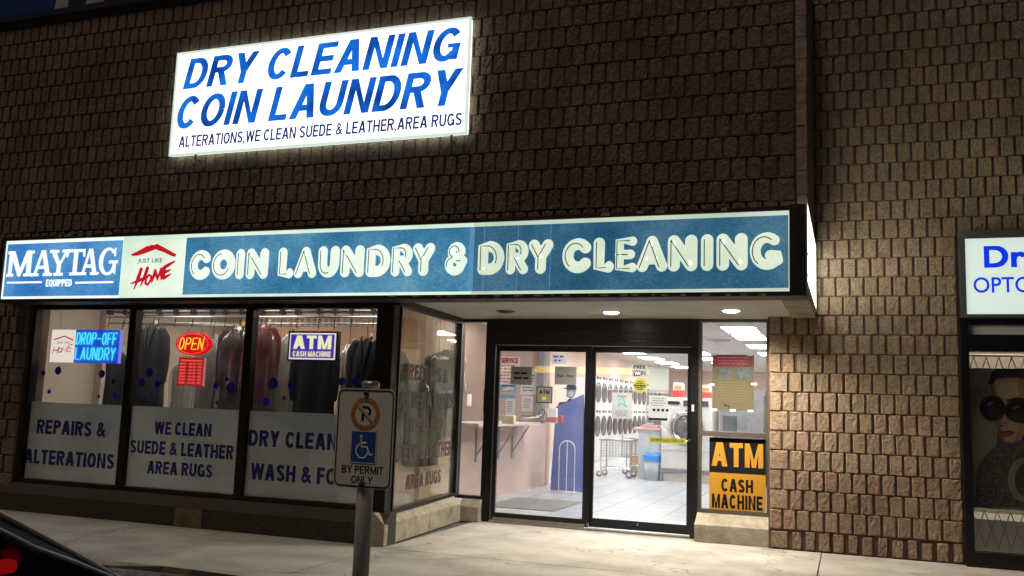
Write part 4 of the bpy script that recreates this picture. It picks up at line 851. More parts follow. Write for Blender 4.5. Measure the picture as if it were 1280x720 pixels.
T = thing('lit_sign', 'small purple and white lit cash machine sign hanging in the third window', 'lit sign', (P(391, 450, NY).x, NY, P(391, 451, NY).z))
a, b = P(361, 433, NY), P(420.5, 433, NY); z0, z1 = P(362, 449.8, NY).z, P(362, 415.2, NY).z
m = MB(); m.box(a.x-.012, b.x+.012, NY+.002, NY+.06, z0-.012, z1+.012); obj('case', m, 'dark', T)
m = MB(); m.box(a.x+.01, b.x-.01, NY-.003, NY+.001, z0+.008, z1-.008); obj('face', m, E('atm_border', (1, .93, .8), 1.0), T)
m = MB(); m.box(a.x+.025, b.x-.025, NY-.006, NY-.0035, z0+.023, z1-.023); obj('blue_panel', m, E('atm_blue', (.05, .035, .62), .8), T)
w_ = b.x-a.x; hgt = z1-z0
obj('lettering', text_mb('ATM', (a.x+w_*.10, b.x-w_*.10, z0+hgt*.40, z0+hgt*.88), NY-.0065, .018, 0, .002, sp=1.14, bold=.24), E('atm_white', (1, .94, .62), 1.1), T)
obj('lettering', text_mb('CASH MACHINE', (a.x+w_*.10, b.x-w_*.10, z0+hgt*.13, z0+hgt*.32), NY-.0065, .018, 0, .002, sp=1.1, bold=.03), E('atm_white2', (1, .85, .55), 1.0), T)
m = MB(); hook(m, a.x+.08, z1, 2.88, NY+.03); hook(m, b.x-.08, z1, 2.88, NY+.03); obj('hanging_wire', m, 'steel', T)

# ------------------------------------------------------------------ garments on the conveyor
CY = 9.15
T = thing('clothes_conveyor', 'overhead steel clothes conveyor rail running behind the display windows', 'conveyor', (-6.5, CY, 2.3))
xa, xb = P(134, 395, CY).x, P(474, 395, CY).x
zr = [P(300, y, CY).z for y in (389.5, 397, 404)]
for z, r, dy in ((zr[0], .018, 0), (zr[1], .012, -.05), (zr[2], .012, .06), (zr[0]-.02, .016, .35), (zr[2]+.01, .012, .42)):
    m = MB(); m.tube([(xa, CY+dy, z), (xb, CY+dy, z)], r, 8); obj('rail', m, M('rail_steel', (.16, .15, .145), .4, .7) if r > .015 else 'steel', T)
x = xa+.05; i = 0
while x < xb:
    m = MB(); m.box(x-.03, x+.03, CY-.03, CY+.03, zr[0]-.035, zr[0]+.035); m.tube([(x, CY, zr[0]), (x, CY-.02, zr[2]-.05)], .006, 5); m.tube([(x+.02, CY, zr[0]), (x+.02, CY, 2.89)], .008, 5); obj('trolley', m, 'dark', T); x += random.uniform(.20, .30)
m = MB(); x = P(300, 395, CY).x
while x < xb: m.box(x, x+.05, CY+.40, CY+.41, zr[2]-.0, zr[0]); x += .085
obj('slot_guard', m, M('slot_grey', (.30, .24, .2), .6), T)
CL = dict(charcoal=(.035, .034, .036), black=(.018, .018, .020), brown=(.045, .026, .022), maroon=(.16, .022, .028), white=(.62, .61, .60), grey=(.20, .19, .18), greyl=(.36, .35, .33), lblue=(.36, .44, .52), yellow=(.50, .46, .20), navy=(.03, .04, .10), steelblue=(.22, .27, .33), olive=(.16, .15, .08))
CM = {k: M('cloth_'+k, v, .9, var=.25, scale=5, bump=.9, bscale=14, stretch=(1, 1, .3)) for k, v in CL.items()}
PLA = glass_mat('plastic_cover', (.86, .86, .84), .14, 1.45, .09, .24, (.55, .54, .52))
_n, _l = PLA.node_tree.nodes, PLA.node_tree.links; _t = _n.new('ShaderNodeTexCoord'); _m = _n.new('ShaderNodeMapping'); _m.inputs['Scale'].default_value = (1, 1, .25); _l.new(_t.outputs['Object'], _m.inputs[0])
_w = _n.new('ShaderNodeTexNoise'); _w.inputs['Scale'].default_value = 17; _w.inputs['Detail'].default_value = 4; _l.new(_m.outputs[0], _w.inputs['Vector']); _b = _n.new('ShaderNodeBump'); _b.inputs['Strength'].default_value = .8; _b.inputs['Distance'].default_value = .015
_l.new(_w.outputs['Fac'], _b.inputs['Height']); _l.new(_b.outputs[0], [q for q in _n if q.type == 'BSDF_GLOSSY'][0].inputs['Normal'])
def garment(label, x, Y, zt, w, L, col, sleeves=True, plastic=False, rot=0, dep=.14, kind='garment', hook_to=None):
    T = thing(kind, label, 'garment', (x, Y, zt), 'garments hanging on the conveyor')
    T_loc = Vector((x, Y, zt)); ph = random.random()*9
    def rings(sw, sd, extra, L_, fold):
        out = []
        for t, pw, pd in ((-.012, .10, .3), (0, .17, .42), (.025, .30, .5), (.06, .62, .62), (.10, .86, .75), (.15, .97, .9), (.25, 1, 1), (.40, .96, 1), (.55, .95, 1.0), (.72, .99, 1.04), (.88, 1.03, 1.05), (1, 1.05, 1.05)):
            r = []
            for k in range(36):
                th = 2*PI*k/36; c_, s_ = math.cos(th), math.sin(th)
                f = 1+fold*min(1, t*2.2+.1)*(math.sin(7*th+ph+t*2)+.6*math.sin(11*th-ph*2+t*3))
                px_ = (w/2*pw*sw+extra)*math.copysign(abs(c_)**.75, c_); py_ = (dep/2*pd*sd+extra)*math.copysign(abs(s_)**.8, s_)*f
                r.append((x+px_*math.cos(rot)-py_*math.sin(rot), Y+px_*math.sin(rot)+py_*math.cos(rot), zt-t*L_+.012*math.sin(3*th+ph)*(t > .95)))
            out.append(r)
        return out
    dep *= 1.3
    m = MB(); m.loft(rings(1, 1, 0, L, .16)); obj('cloth', m, CM[col], T)
    ca, sa = math.cos(rot), math.sin(rot)
    if sleeves:                                    # collar and lapels
        for s in (-1, 1):
            m = MB(); pts = [(s*.06, -.02, .02), (s*.05, -dep*.42, -.05), (s*.035, -dep*.55, -.20), (0, -dep*.56, -.36)]
            m.tube([(x+a*ca-b*sa, Y+a*sa+b*ca, zt+c) for a, b, c in pts], [.016, .022, .026, .006], 8, sq=(1, .5, 1)); obj('lapel', m, CM[col], T)
    tg = MB(); tg.box(x+.035, x+.075, Y-.006, Y-.004, zt+.0, zt+.075); obj('paper_tag', tg, random.choice(['paper', 'yellow', 'paper', MT['lblue']]), T)
    if sleeves:
        for s in (-1, 1):
            pts = [(.74*s, -.065), (.92*s, -.16), (1.0*s+random.uniform(-.04, .04), -.36), (1.02*s+random.uniform(-.05, .05), -.55), (.99*s, -.74)]
            m = MB(); m.tube([(x+w/2*a*math.cos(rot), Y+w/2*a*math.sin(rot)-.02, zt+b*min(L, .9)) for a, b in pts], [.05, .066, .060, .055, .046], 12, sq=(1, .9, 1)); obj('sleeve', m, CM[col], T)
    if plastic:
        m = MB(); m.loft(rings(1.1, 1.25, .02, L*1.07, .14), cap=False); obj('plastic_cover', m, PLA, T)
    m = MB(); top = hook_to or zr[2]; m.tube([(x, Y, zt-.02), (x, Y, max(zt+.08, top-.02)), (x+.02, Y, max(zt+.11, top+.02))], .004, 5); m.tube([(x-w*.42*math.cos(rot), Y-w*.42*math.sin(rot), zt-.085), (x, Y, zt+.012), (x+w*.42*math.cos(rot), Y+w*.42*math.sin(rot), zt-.085)], .005, 5); obj('hanger', m, 'dark', T)
def gp(px_, py_, Y): v = P(px_, py_, Y); return v.x, v.z
GR = [('dark grey vest hanging between the drop-off sign and the black jacket', 150, 440, 9.1, .30, .75, 'charcoal', False, False, .5),
      ('black suit jacket hanging at the left edge of the second window', 191, 408, 9.05, .42, 1.0, 'charcoal', True, False, .15),
      ('pale grey covered garment hanging right of the red open sign', 266, 425, 9.2, .34, 1.0, 'greyl', False, True, .1),
      ('dark brown coat hanging at the right edge of the second window', 299, 410, 9.1, .36, 1.15, 'brown', True, True, .35),
      ('maroon coat under clear plastic at the left edge of the third window', 332, 408, 9.05, .30, 1.05, 'maroon', True, True, .35),
      ('white shirt under plastic hanging left of the cash machine sign', 362, 419, 9.2, .33, .98, 'white', False, True, .2),
      ('wide black coat hanging below the lit cash machine sign', 397, 424, 9.0, .50, 1.1, 'black', True, False, .1),
      ('narrow white shirt under shiny plastic beside the corner jacket', 437, 432, 9.1, .14, 1.0, 'white', False, True, .9),
      ('black jacket on a wire hanger next to the corner post', 459, 424, 9.05, .34, 1.1, 'black', True, False, .1),
('pale grey dress in the back row under the open sign', 232, 452, 10.2, .34, .9, 'greyl', False, True, .1),
      ('grey jacket at the near edge of the side window', 494, 438, 9.4, .26, .95, 'grey', True, False, .1),
      ('steel blue covered garment at the top of the side window', 560, 438, 10.6, .40, .50, 'steelblue', False, True, .1),
      ('light blue shirt on the rail in the side window', 521, 470, 9.8, .26, 1.05, 'lblue', False, True, .2),
      ('yellow dress hanging at the near end of the side window rail', 500, 470, 9.7, .16, .9, 'yellow', False, True, .4),
      ('pale yellow garment at the far end of the side window', 567, 440, 10.9, .20, 1.1, 'yellow', False, True, .4),
      ('olive coat low on the rail in the side window', 536, 478, 10.3, .30, 1.0, 'olive', True, False, .3)]
for lab, px_, py_, Y, w, L, col, sl_, pl_, rot in GR:
    x, z = gp(px_, py_, Y); garment(lab, x, Y, z, w, L, col, sl_, pl_, rot, hook_to=zr[2] if px_ < 480 else P(520, 458, 9.8).z+.05)
T = thing('garment_rail', 'thin chrome garment rail seen through the side window', 'rail', (-5.3, 9.9, P(520, 457, 9.8).z))
m = MB(); a, b = P(484, 455, 9.35), P(548, 461, 10.6); m.tube([a, b], .012, 8); obj('bar', m, 'steel', T); m = MB(); m.tube([a, (a.x, a.y, 2.89)], .006, 6); m.tube([b, (b.x, b.y, 2.89)], .006, 6); obj('drop_rod', m, 'steel', T)
# ------------------------------------------------------------------ notices and stickers on the door glass
def sheet(label, px0, py0, px1, py1, Y, mat, cat='notice', name='notice', th=.0015):
    a = P(px0, (py0+py1)/2, Y); b = P(px1, (py0+py1)/2, Y); z1 = P(px0, py0, Y).z; z0 = P(px0, py1, Y).z
    T = thing(name, label, cat, ((a.x+b.x)/2, Y, z0)); m = MB(); m.box(a.x, b.x, Y-th, Y, z0, z1); obj('sheet', m, mat, T)
    return T, a.x, b.x, z0, z1
dL, dR = DY-.055+.014, DY+.016
T, x0, x1, z0, z1 = sheet('grey paper notice on the left door, left of the cash machine placard', 638.5, 458, 665, 480.5, dL, 'grey')
obj('print', lines_mb(x0+.03, x1-.03, z0+.05, z1-.05, 2, dL-.002, hgt=.42), 'ink', T)
T, x0, x1, z0, z1 = sheet('grey paper notice on the left door, at the upper right above the masked person', 693.5, 458, 720.5, 480.5, dL, 'grey')
obj('lettering', text_mb('Push - Now', (x0+.03, x1-.03, z0+.085, z0+.125), dL-.002, .012, 0, .0005), 'ink', T)
T, x0, x1, z0, z1 = sheet('small dark framed cash machine placard on the left door', 670.5, 483, 690.5, 503.5, dL, 'dark', 'placard', 'placard')
m = MB(); m.box(x0+.012, x1-.012, dL-.0035, dL-.002, z0+.012, z1-.012); obj('face', m, M('placard_face', (.26, .28, .25), .5), T)
obj('lettering', text_mb('ATM', (x0+.035, x1-.035, z0+.105, z0+.15), dL-.004, .018, 0, .0005, sp=1.1, bold=.05), 'ink', T)
m = MB(); m.prism([((x0+x1)/2-.025, z0+.035), ((x0+x1)/2+.02, z0+.032), ((x0+x1)/2+.026, z0+.07), ((x0+x1)/2-.02, z0+.072)], 'y', dL-.005, dL-.004); obj('emblem', m, 'yellow', T)
T, x0, x1, z0, z1 = sheet('clear sticker with free wifi sign on the right door above the yellow disc', 790, 455.5, 809, 472, dR, 'greyl', 'sticker', 'sticker')
obj('lettering', text_mb('FREE', (x0+.02, x1-.02, z0+.105, z0+.145), dR-.002, .018, 0, .0005, bold=.03), 'ink', T)
m = MB(); xm = x0+(x1-x0)*.55; m.box(x0+.02, xm, dR-.003, dR-.002, z0+.02, z0+.08); obj('wifi_badge', m, 'ink', T)
obj('lettering', text_mb('Wi', (x0+.03, xm-.008, z0+.03, z0+.07), dR-.0035, .03, 0, .0005), 'paper', T)
obj('lettering', text_mb('Fi', (xm+.012, x1-.02, z0+.025, z0+.075), dR-.002, .02, 0, .0005), 'ink', T)
p = P(800, 482, dR); T = thing('sticker', 'round yellow green sticker on the right door', 'sticker', (p.x, p.y, p.z-.085)); m = MB(); m.disc((p.x, dR-.001, p.z), .084, th=.002, n=36); obj('disc', m, 'ylime', T)
m = MB()
for dz, w_ in ((.045, .06), (.025, .10), (.004, .14), (-.004, .14), (-.022, .10), (-.042, .06)): lines_mb(p.x-w_/2, p.x+w_/2, p.z+dz-.01, p.z+dz+.01, 1, dR-.0025, m, hgt=.6, jag=.1)
obj('print', m, 'ink', T)
T, x0, x1, z0, z1 = sheet('white notice with blue figure drawing on the right door', 765, 490.5, 790, 523, dR, 'greyl')
xc, zc = (x0+x1)/2, (z0+z1)/2; m = MB(); m.tube([(xc-.04, dR-.003, zc+.0), (xc-.03, dR-.003, zc+.075), (xc, dR-.003, zc+.095), (xc+.028, dR-.003, zc+.07), (xc+.035, dR-.003, zc)], .008, 6, sq=(1, .2, 1)); m.tube([(xc-.05, dR-.003, zc+.0), (xc, dR-.003, zc+.03), (xc+.05, dR-.003, zc-.01)], .01, 6, sq=(1, .2, 1)); obj('figure', m, 'teal', T)
obj('print', lines_mb(x0+.03, x1-.03, z0+.03, z0+.10, 3, dR-.002, hgt=.25), 'ink', T); obj('print', lines_mb(x0+.05, x1-.05, z1-.05, z1-.03, 1, dR-.002, hgt=.5), 'ink', T)
T, x0, x1, z0, z1 = sheet('plain grey notice on the right door, upper of the right pair', 811.5, 459, 836, 491, dR, 'greyl')
m = MB(); m.box(x0+.005, x1-.005, dR-.003, dR-.002, z0+.012, z0+.035); obj('print', m, 'grey', T)
T, x0, x1, z0, z1 = sheet('grey notice with a row of small symbols, lower right on the right door', 811, 494, 834.5, 525.5, dR, 'greyl')
obj('print', lines_mb(x0+.02, x1-.02, z0+.16, z1-.02, 4, dR-.002, hgt=.2), 'ink', T); m = MB()
for i in range(4): u = x0+.045+i*.05; m.box(u, u+.03, dR-.003, dR-.002, z0+.105, z0+.135)
m.box(x0, x1, dR-.003, dR-.002, z0+.004, z0+.03); obj('print', m, 'ink', T)
T, x0, x1, z0, z1 = sheet('long yellow warning strip across the right door', 811.5, 546, 857.5, 553, dR, 'ylime', 'sticker', 'sticker')
obj('lettering', text_mb('AUTOMATIC DOOR  STAND CLEAR', (x0+.02, x1-.02, z0+.018, z1-.016), dR-.002, .02, 0, .0005), 'ink', T)
# right sidelight
T, x0, x1, z0, z1 = sheet('maroon topped tan poster taped inside the right sidelight', 890.5, 443, 942.5, 512, DY-.004, 'olive', 'poster', 'poster')
Yp = DY-.0065; h = z1-z0; w_ = x1-x0
m = MB(); m.box(x0, x1, Yp, Yp+.0008, z1-h*.22, z1); obj('header_band', m, 'maroon', T)
m = MB(); m.box(x0+w_*.10, x0+w_*.45, Yp, Yp+.0008, z1-h*.45, z1-h*.25); m.box(x0+w_*.56, x0+w_*.91, Yp, Yp+.0008, z1-h*.45, z1-h*.25); obj('photo_panel', m, M('print_photo', (.07, .085, .09), .5, var=.6, scale=14), T)
m = MB(); lines_mb(x0+w_*.08, x1-w_*.08, z0+h*.14, z0+h*.52, 8, Yp, m, hgt=.18); obj('print', m, M('print_brown', (.20, .13, .05), .6), T)
m = MB(); lines_mb(x0+w_*.1, x1-w_*.1, z1-h*.19, z1-h*.03, 3, Yp-.0005, m, hgt=.3); obj('print', m, M('print_rose', (.40, .10, .13), .6), T)
m = MB(); m.prism([(x0+w_*.30, z0+h*.07), (x0+w_*.42, z0+h*.055), (x0+w_*.42, z0+h*.075), (x0+w_*.33, z0+h*.085), (x0+w_*.32, z0+h*.12), (x0+w_*.30, z0+h*.12)], 'y', Yp-.001, Yp); obj('mark', m, 'ink', T)
for u, v in ((.02, 1), (.9, 1), (-.02, .45), (1.0, .48), (.05, 0), (.5, 0), (.92, 0)): m = MB(); m.box(x0+w_*u-.03, x0+w_*u+.03, Yp-.0012, Yp-.0003, z0+h*v-.012, z0+h*v+.012); obj('tape', m, 'paper', T)
T = thing('poster', 'black and amber cash machine poster in the lower right sidelight', 'poster', (P(922, 645, DY).x, DY-.01, P(886, 640, DY).z))
x0, x1 = P(886.5, 595, DY-.008).x, P(957, 600, DY-.008).x; z1 = P(886, 546.5, DY-.008).z; z0 = P(886, 641, DY-.008).z; x1 = min(x1, -.833); zm = P(886, 590, DY-.008).z
m = MB(); m.box(x0, x1, DY-.008, DY-.006, zm, z1); obj('sheet', m, 'ink', T); m = MB(); m.box(x0, x1, DY-.008, DY-.006, z0, zm-.001); obj('sheet', m, 'amber', T)
obj('lettering', text_mb('ATM', (x0+.025, x1-.025, zm+.07, z1-.05), DY-.0085, .018, 0, .0007, bold=.24), 'orange', T)
obj('lettering', text_mb('CASH', (x0+.13, x1-.13, zm-.20, zm-.06), DY-.0085, .018, 0, .0007, sp=1.14, bold=.045), 'ink', T)
obj('lettering', text_mb('MACHINE', (x0+.03, x1-.03, z0+.06, z0+.21), DY-.0085, .018, 0, .0007, sp=1.16, bold=.045), 'ink', T)

# ------------------------------------------------------------------ inside the laundry
T = thing('counter', 'pink service counter shelf on slanted grey brackets inside the left door', 'counter', (-4.8, 13, 1.06))
cy0, cy1 = 11.36, PX(703, 532, -4.62).y
m = MB(); m.box(-5.28, -4.62, cy0, 14.0, 1.061, 1.11); obj('top', m, 'counter', T, bevel=.008)
for y in (12.2, 13.1, 13.7):
    m = MB(); m.tube([(-4.995, y, .62), (-4.72, y, 1.05)], .014, 6); m.box(-4.999, -4.975, y-.02, y+.02, .55, 1.06); obj('bracket', m, 'steel', T)
T = thing('floor_mat', 'grey rubber floor mat inside the left sliding door', 'mat', (-4.1, 12.3, .012)); m = MB(); m.box(-4.62, -3.63, 11.6, 12.98, .013, .022); obj('mat', m, 'mat_g', T, bevel=.004)
# paper tray, card holder and small things on the counter
T = thing('paper_tray', 'wire paper tray with a curled end on the counter', 'tray', (-4.85, 13.2, 1.11))
c = PX(664, 520, -4.85)
Yt = c.y; m = MB(); xs0 = P(648, 522, Yt).x; xs1 = P(676, 522, Yt).x
m.box(xs0, xs1, Yt-.12, Yt+.12, 1.112, 1.12); obj('base', m, 'dark', T)
m = MB(); m.loft([[(xs0+.0, Yt-.1, 1.13), (xs0, Yt+.1, 1.13), (xs0, Yt+.1, 1.14), (xs0, Yt-.1, 1.14)], [(xs1-.02, Yt-.1, 1.18), (xs1-.02, Yt+.1, 1.22), (xs1-.02, Yt+.1, 1.23), (xs1-.02, Yt-.1, 1.19)]]); obj('paper_stack', m, 'paper', T)
m = MB(); m.tube([(xs1+.03+.07*math.cos(t)*(1-i/40), Yt, 1.25+.09*math.sin(t)*(1-i/40)) for i, t in enumerate([PI*1.2-.2*k for k in range(26)])], .006, 6); m.tube([(xs1+.02, Yt, 1.11), (xs1+.10, Yt, 1.14), (xs1+.10, Yt, 1.26)], .006, 6); m.tube([(xs0-.02, Yt, 1.12), (xs0+.05, Yt, 1.2), (xs1, Yt, 1.2)], .006, 6); obj('curl', m, 'ink', T)
def small_box(label, px0, px1, py0, py1, Y, mat, dep=.1, name='card_box', zbase=1.111, extra=None):
    a = P(px0, py1, Y); b = P(px1, py1, Y); z1 = P(px0, py0, Y).z; T = thing(name, label, 'box', ((a.x+b.x)/2, Y, zbase)); m = MB(); m.box(a.x, b.x, Y, Y+dep, zbase, z1); obj('body', m, mat, T, bevel=.004)
    if extra: m = MB(); m.box(a.x-.002, b.x+.002, Y-.003, Y+dep+.003, zbase+.01, zbase+(z1-zbase)*.4); obj('band', m, extra, T)
    return T
small_box('white card box with red bottom band near the counter end', 683.5, 694.5, 510, 528, 13.6, 'paper', extra=M('band_rose', (.50, .17, .17), .6))
small_box('red and clear holder at the far end of the counter', 695, 702, 519, 528, 13.8, M('holder_red', (.45, .12, .12), .4), name='card_holder')
small_box('small yellow box at the near end of the counter', 627, 642, 519, 528, 11.9, M('box_cream', (.72, .62, .38), .6), name='small_box')
small_box('dark payment terminal at the near end of the counter', 604, 609, 487, 502, 11.7, 'dark', name='payment_terminal', zbase=1.25)
def wallp(label, px0, px1, py0, py1, mat, Y=15.455, lines=0, title=None):
    T, x0, x1, z0, z1 = sheet(label, px0, py0, px1, py1, Y, mat, 'notice', 'wall_notice', .003)
    if lines: obj('print', lines_mb(x0+.04, x1-.04, z0+.05, z1-(.14 if title else .04), lines, Y-.0035, hgt=.3, al='l'), 'ink' if title != 'red' else 'red', T)
    return T, x0, x1, z0, z1
T, x0, x1, z0, z1 = wallp('white price list with red heading on the back wall', 606, 650, 445, 482, 'paper', lines=6, title='red')
obj('lettering', text_mb('BAG & SERVICE', (x0+.04, x1-.04, z1-.12, z1-.03), 15.451, .018, 0, .001, bold=.03), 'red', T)
T, x0, x1, z0, z1 = wallp('white sheet of small print in the middle of the back wall', 651, 672, 461, 493, 'paper', lines=7)
T, x0, x1, z0, z1 = wallp('white sheet of small print low on the back wall above the tray', 652, 667, 495, 514, 'paper', lines=6)
T, x0, x1, z0, z1 = wallp('white leaflet under the beach picture on the back wall', 632, 644, 498, 519, 'paper', lines=5)
T, x0, x1, z0, z1 = wallp('bright blue beach picture pinned on the back wall', 626, 645, 481, 497.5, 'sky_p')
m = MB(); m.box(x0, x1, 15.450, 15.4515, z0+.06, z0+.11); obj('sand_band', m, M('print_sand', (.7, .5, .25), .6), T); m = MB(); m.prism([(x0+.02, z0+.15), (x0+.12, z0+.14), (x1-.02, z0+.17), (x0+.15, z0+.21)], 'y', 15.4495, 15.4515); obj('cloud', m, 'paper', T)
T, x0, x1, z0, z1 = sheet('white sign with blue numbers high on the wall right of the grey post', 688, 441, 708, 455, 15.9, 'paper', 'notice', 'wall_notice', .003); obj('print', lines_mb(x0+.05, x1-.05, z0+.03, z1-.03, 2, 15.896, hgt=.5), 'blueprint', T)
# blue leaning panel desk
T = thing('blue_kiosk', 'tall blue panel with a slanted top behind the counter end', 'kiosk', (-4.35, 14.6, .012))
by = 14.55; z_a, z_b = P(694, 508, by).z, P(730, 493, by).z; xa_, xb_, xc_ = P(688, 600, by).x, P(729, 600, by).x, P(736, 600, by+.1).x
m = MB(); m.prism([(xa_, .013), (xb_, .013), (P(729, 494, by).x, z_b), (P(695, 508, by).x, z_a)], 'y', by, by+.06); obj('front_panel', m, 'bluep', T)
m = MB(); m.loft([[(xb_+.003, by+.0, .013), (xc_, by+.35, .013), (xc_, by+.40, .013), (xb_+.003, by+.06, .013)], [(xb_-.0, by, z_b), (xc_-.02, by+.35, z_b+.02), (xc_-.02, by+.40, z_b+.02), (xb_, by+.06, z_b)]]); obj('side_panel', m, 'bluel', T)
T = thing('wire_stand', 'white wire hoop stand in front of the blue panel', 'stand', (P(709, 612, 14.2).x, 14.2, .012))
xl, xm_, xr = (P(p_, 580, 14.2).x for p_ in (699, 708.5, 718.5)); zt_ = P(708, 551, 14.2).z; m = MB(); rr = (xr-xl)/2
m.tube([(xl, 14.2, .02)]+[(xm_-rr*math.cos(t), 14.2, zt_-rr+rr*math.sin(t)) for t in (PI*i/12 for i in range(13))]+[(xr, 14.2, .02)], .009, 6); m.tube([(xm_, 14.2, .02), (xm_, 14.2, zt_)], .008, 6); m.tube([(xl-.03, 14.1, .022), (xr+.03, 14.1, .022)], .009, 6); m.tube([(xl-.03, 14.3, .022), (xr+.03, 14.3, .022)], .009, 6); m.tube([(xl, 14.1, .022), (xl, 14.3, .022)], .009, 6); m.tube([(xr, 14.1, .022), (xr, 14.3, .022)], .009, 6); obj('hoop', m, 'white', T)
# attendant behind the panel
pc = P(714, 489, 15.9); hx, hy, hz = pc.x, pc.y, pc.z
T = thing('person', 'person in dark clothes, cap and pale blue face mask behind the blue panel', 'person', (hx, hy, .012))
def skin_body(name, verts, edges, rad, mat):
    me = bpy.data.meshes.new(name); me.from_pydata([Vector(v) for v in verts], edges, []); o = bpy.data.objects.new(name, me); COL.objects.link(o)
    md = o.modifiers.new('s', 'SKIN'); sm = o.modifiers.new('u', 'SUBSURF'); sm.levels = 2; sm.render_levels = 2
    for v, r in zip(me.skin_vertices[0].data, rad): v.radius = r if isinstance(r, tuple) else (r, r)
    me.skin_vertices[0].data[0].use_root = True
    bpy.context.view_layer.update(); dg = bpy.context.evaluated_depsgraph_get(); m2 = bpy.data.meshes.new_from_object(o.evaluated_get(dg))
    bpy.data.objects.remove(o); b = bpy.data.objects.new(name, m2); COL.objects.link(b); m2.materials.clear(); m2.materials.append(CM[mat] if mat in CM else MT[mat]); 
    for p in m2.polygons: p.use_smooth = True
    b.parent = T; return b
H = hz-.012
V = [(0, 0, H-.76), (0, 0, H-.55), (0, .0, H-.32), (0, 0, H-.20), (0, -.01, H-.13), (.10, 0, H-.80), (.11, -.01, H-1.2), (.11, 0, .10), (-.10, 0, H-.80), (-.11, -.01, H-1.2), (-.11, 0, .10), (.19, 0, H-.25), (.25, -.02, H-.50), (.20, -.24, H-.58), (-.19, 0, H-.25), (-.25, -.02, H-.50), (-.20, -.24, H-.58), (.11, -.14, .045), (-.11, -.14, .045)]
Ed = [(0, 1), (1, 2), (2, 3), (3, 4), (0, 5), (5, 6), (6, 7), (7, 17), (0, 8), (8, 9), (9, 10), (10, 18), (2, 11), (11, 12), (12, 13), (2, 14), (14, 15), (15, 16)]
body = skin_body('body', V, Ed, [(.16, .11), (.14, .10), (.17, .11), (.08, .07), .05, .09, .06, .045, .09, .06, .045, .065, .05, .035, .065, .05, .035, .03, .03], 'black')
m = MB(); rings = []
for t in range(15):
    a = PI*t/14; zz_ = .125*math.cos(a); r_ = math.sin(a)
    ring = []
    for k in range(24):
        th = 2*PI*k/24; x_ = .075*r_*math.cos(th)*(1-.18*(zz_ < -.03)); y_ = .095*r_*math.sin(th)
        if abs(th-1.5*PI) < .2: y_ -= .022*math.exp(-((zz_+.015)/.025)**2)+.008*math.exp(-((zz_+.065)/.012)**2)
        if abs(abs(th-1.5*PI)-.45) < .2: y_ += .010*math.exp(-((zz_-.015)/.015)**2)
        if min(abs(th), abs(th-PI), abs(th-2*PI)) < .15: x_ += math.copysign(.014, x_)*math.exp(-(zz_/.03)**2)
        ca, sa = math.cos(-.5), math.sin(-.5)
        ring.append((hx+x_*ca-y_*sa, hy+x_*sa+y_*ca, hz+zz_))
    rings.append(ring)
m.loft(rings); obj('head', m, M('skin', (.42, .26, .19), .6), T)
m = MB(); m.lathe([(.085, .02), (.095, .04), (.09, .09), (.065, .125), (.0001, .14)], (hx, hy+.004, hz), n=20); m.loft([[(hx-.07-.03, hy-.07, hz+.045), (hx+.03, hy-.10, hz+.045), (hx+.03, hy-.10, hz+.055), (hx-.10, hy-.07, hz+.055)], [(hx-.13, hy-.12, hz+.035), (hx-.02, hy-.17, hz+.035), (hx-.02, hy-.17, hz+.042), (hx-.13, hy-.12, hz+.042)]]); obj('cap', m, CM['navy'], T)
m = MB(); rg = []
for t, s_ in ((0, .5), (.25, .95), (.5, 1.12), (.75, 1.0), (1, .6)):
    zz_ = hz-.005-.10*t; r = []
    for i in range(9):
        th = math.radians(190+160*i/8)-.5; r.append((hx+.083*math.cos(th)*(.9+.1*s_), hy+(.105+.012*s_)*math.sin(th), zz_))
    rg.append(r)
m.loft(rg, close=False, cap=False); obj('face_mask', m, M('mask_blue', (.30, .55, .72), .8), T)
# stacked dryers along the far pink wall
Dp = thing('stacked_dryer', 'white stacked dryer with two round dark doors, nearest of the row', 'dryer', (-6.0, 0, .012), 'stacked dryers along the pink wall')
m = MB(); m.box(-6.655, -6.0, -.305, .305, .013, 2.12); obj('cabinet', m, 'white', Dp, bevel=.01)
for zc in (.90, 1.755):
    m = MB(); m.lathe([(.262, 0), (.262, .016), (.23, .02), (.222, .01)], (-5.999, 0, zc), 'x', 32); d = obj('door', m, 'dark', Dp)
    m = MB(); m.lathe([(.223, .011), (.2, .018), (.1, .022), (.0001, .023)], (-5.999, 0, zc), 'x', 28, False); obj('door_glass', m, 'dglass', d)
    m = MB(); m.box(-5.999, -5.985, -.12, .02, zc+.34, zc+.40); m.lathe([(.03, 0), (.03, .02)], (-5.999, .18, zc+.37), 'x', 12); obj('control_panel', m, 'dark', Dp)
dls = ['second', 'third', 'fourth', 'fifth', 'sixth', 'seventh', 'eighth', 'ninth', 'tenth', 'eleventh', 'twelfth', 'thirteenth', 'fourteenth']
Dp.location = (-6.0, 22.75, .012)
for i, w in enumerate(dls): dup(Dp, (-6.0, 22.75+.62*(i+1), .012), 'white stacked dryer with two round dark doors, %s from the near end of the row' % w)
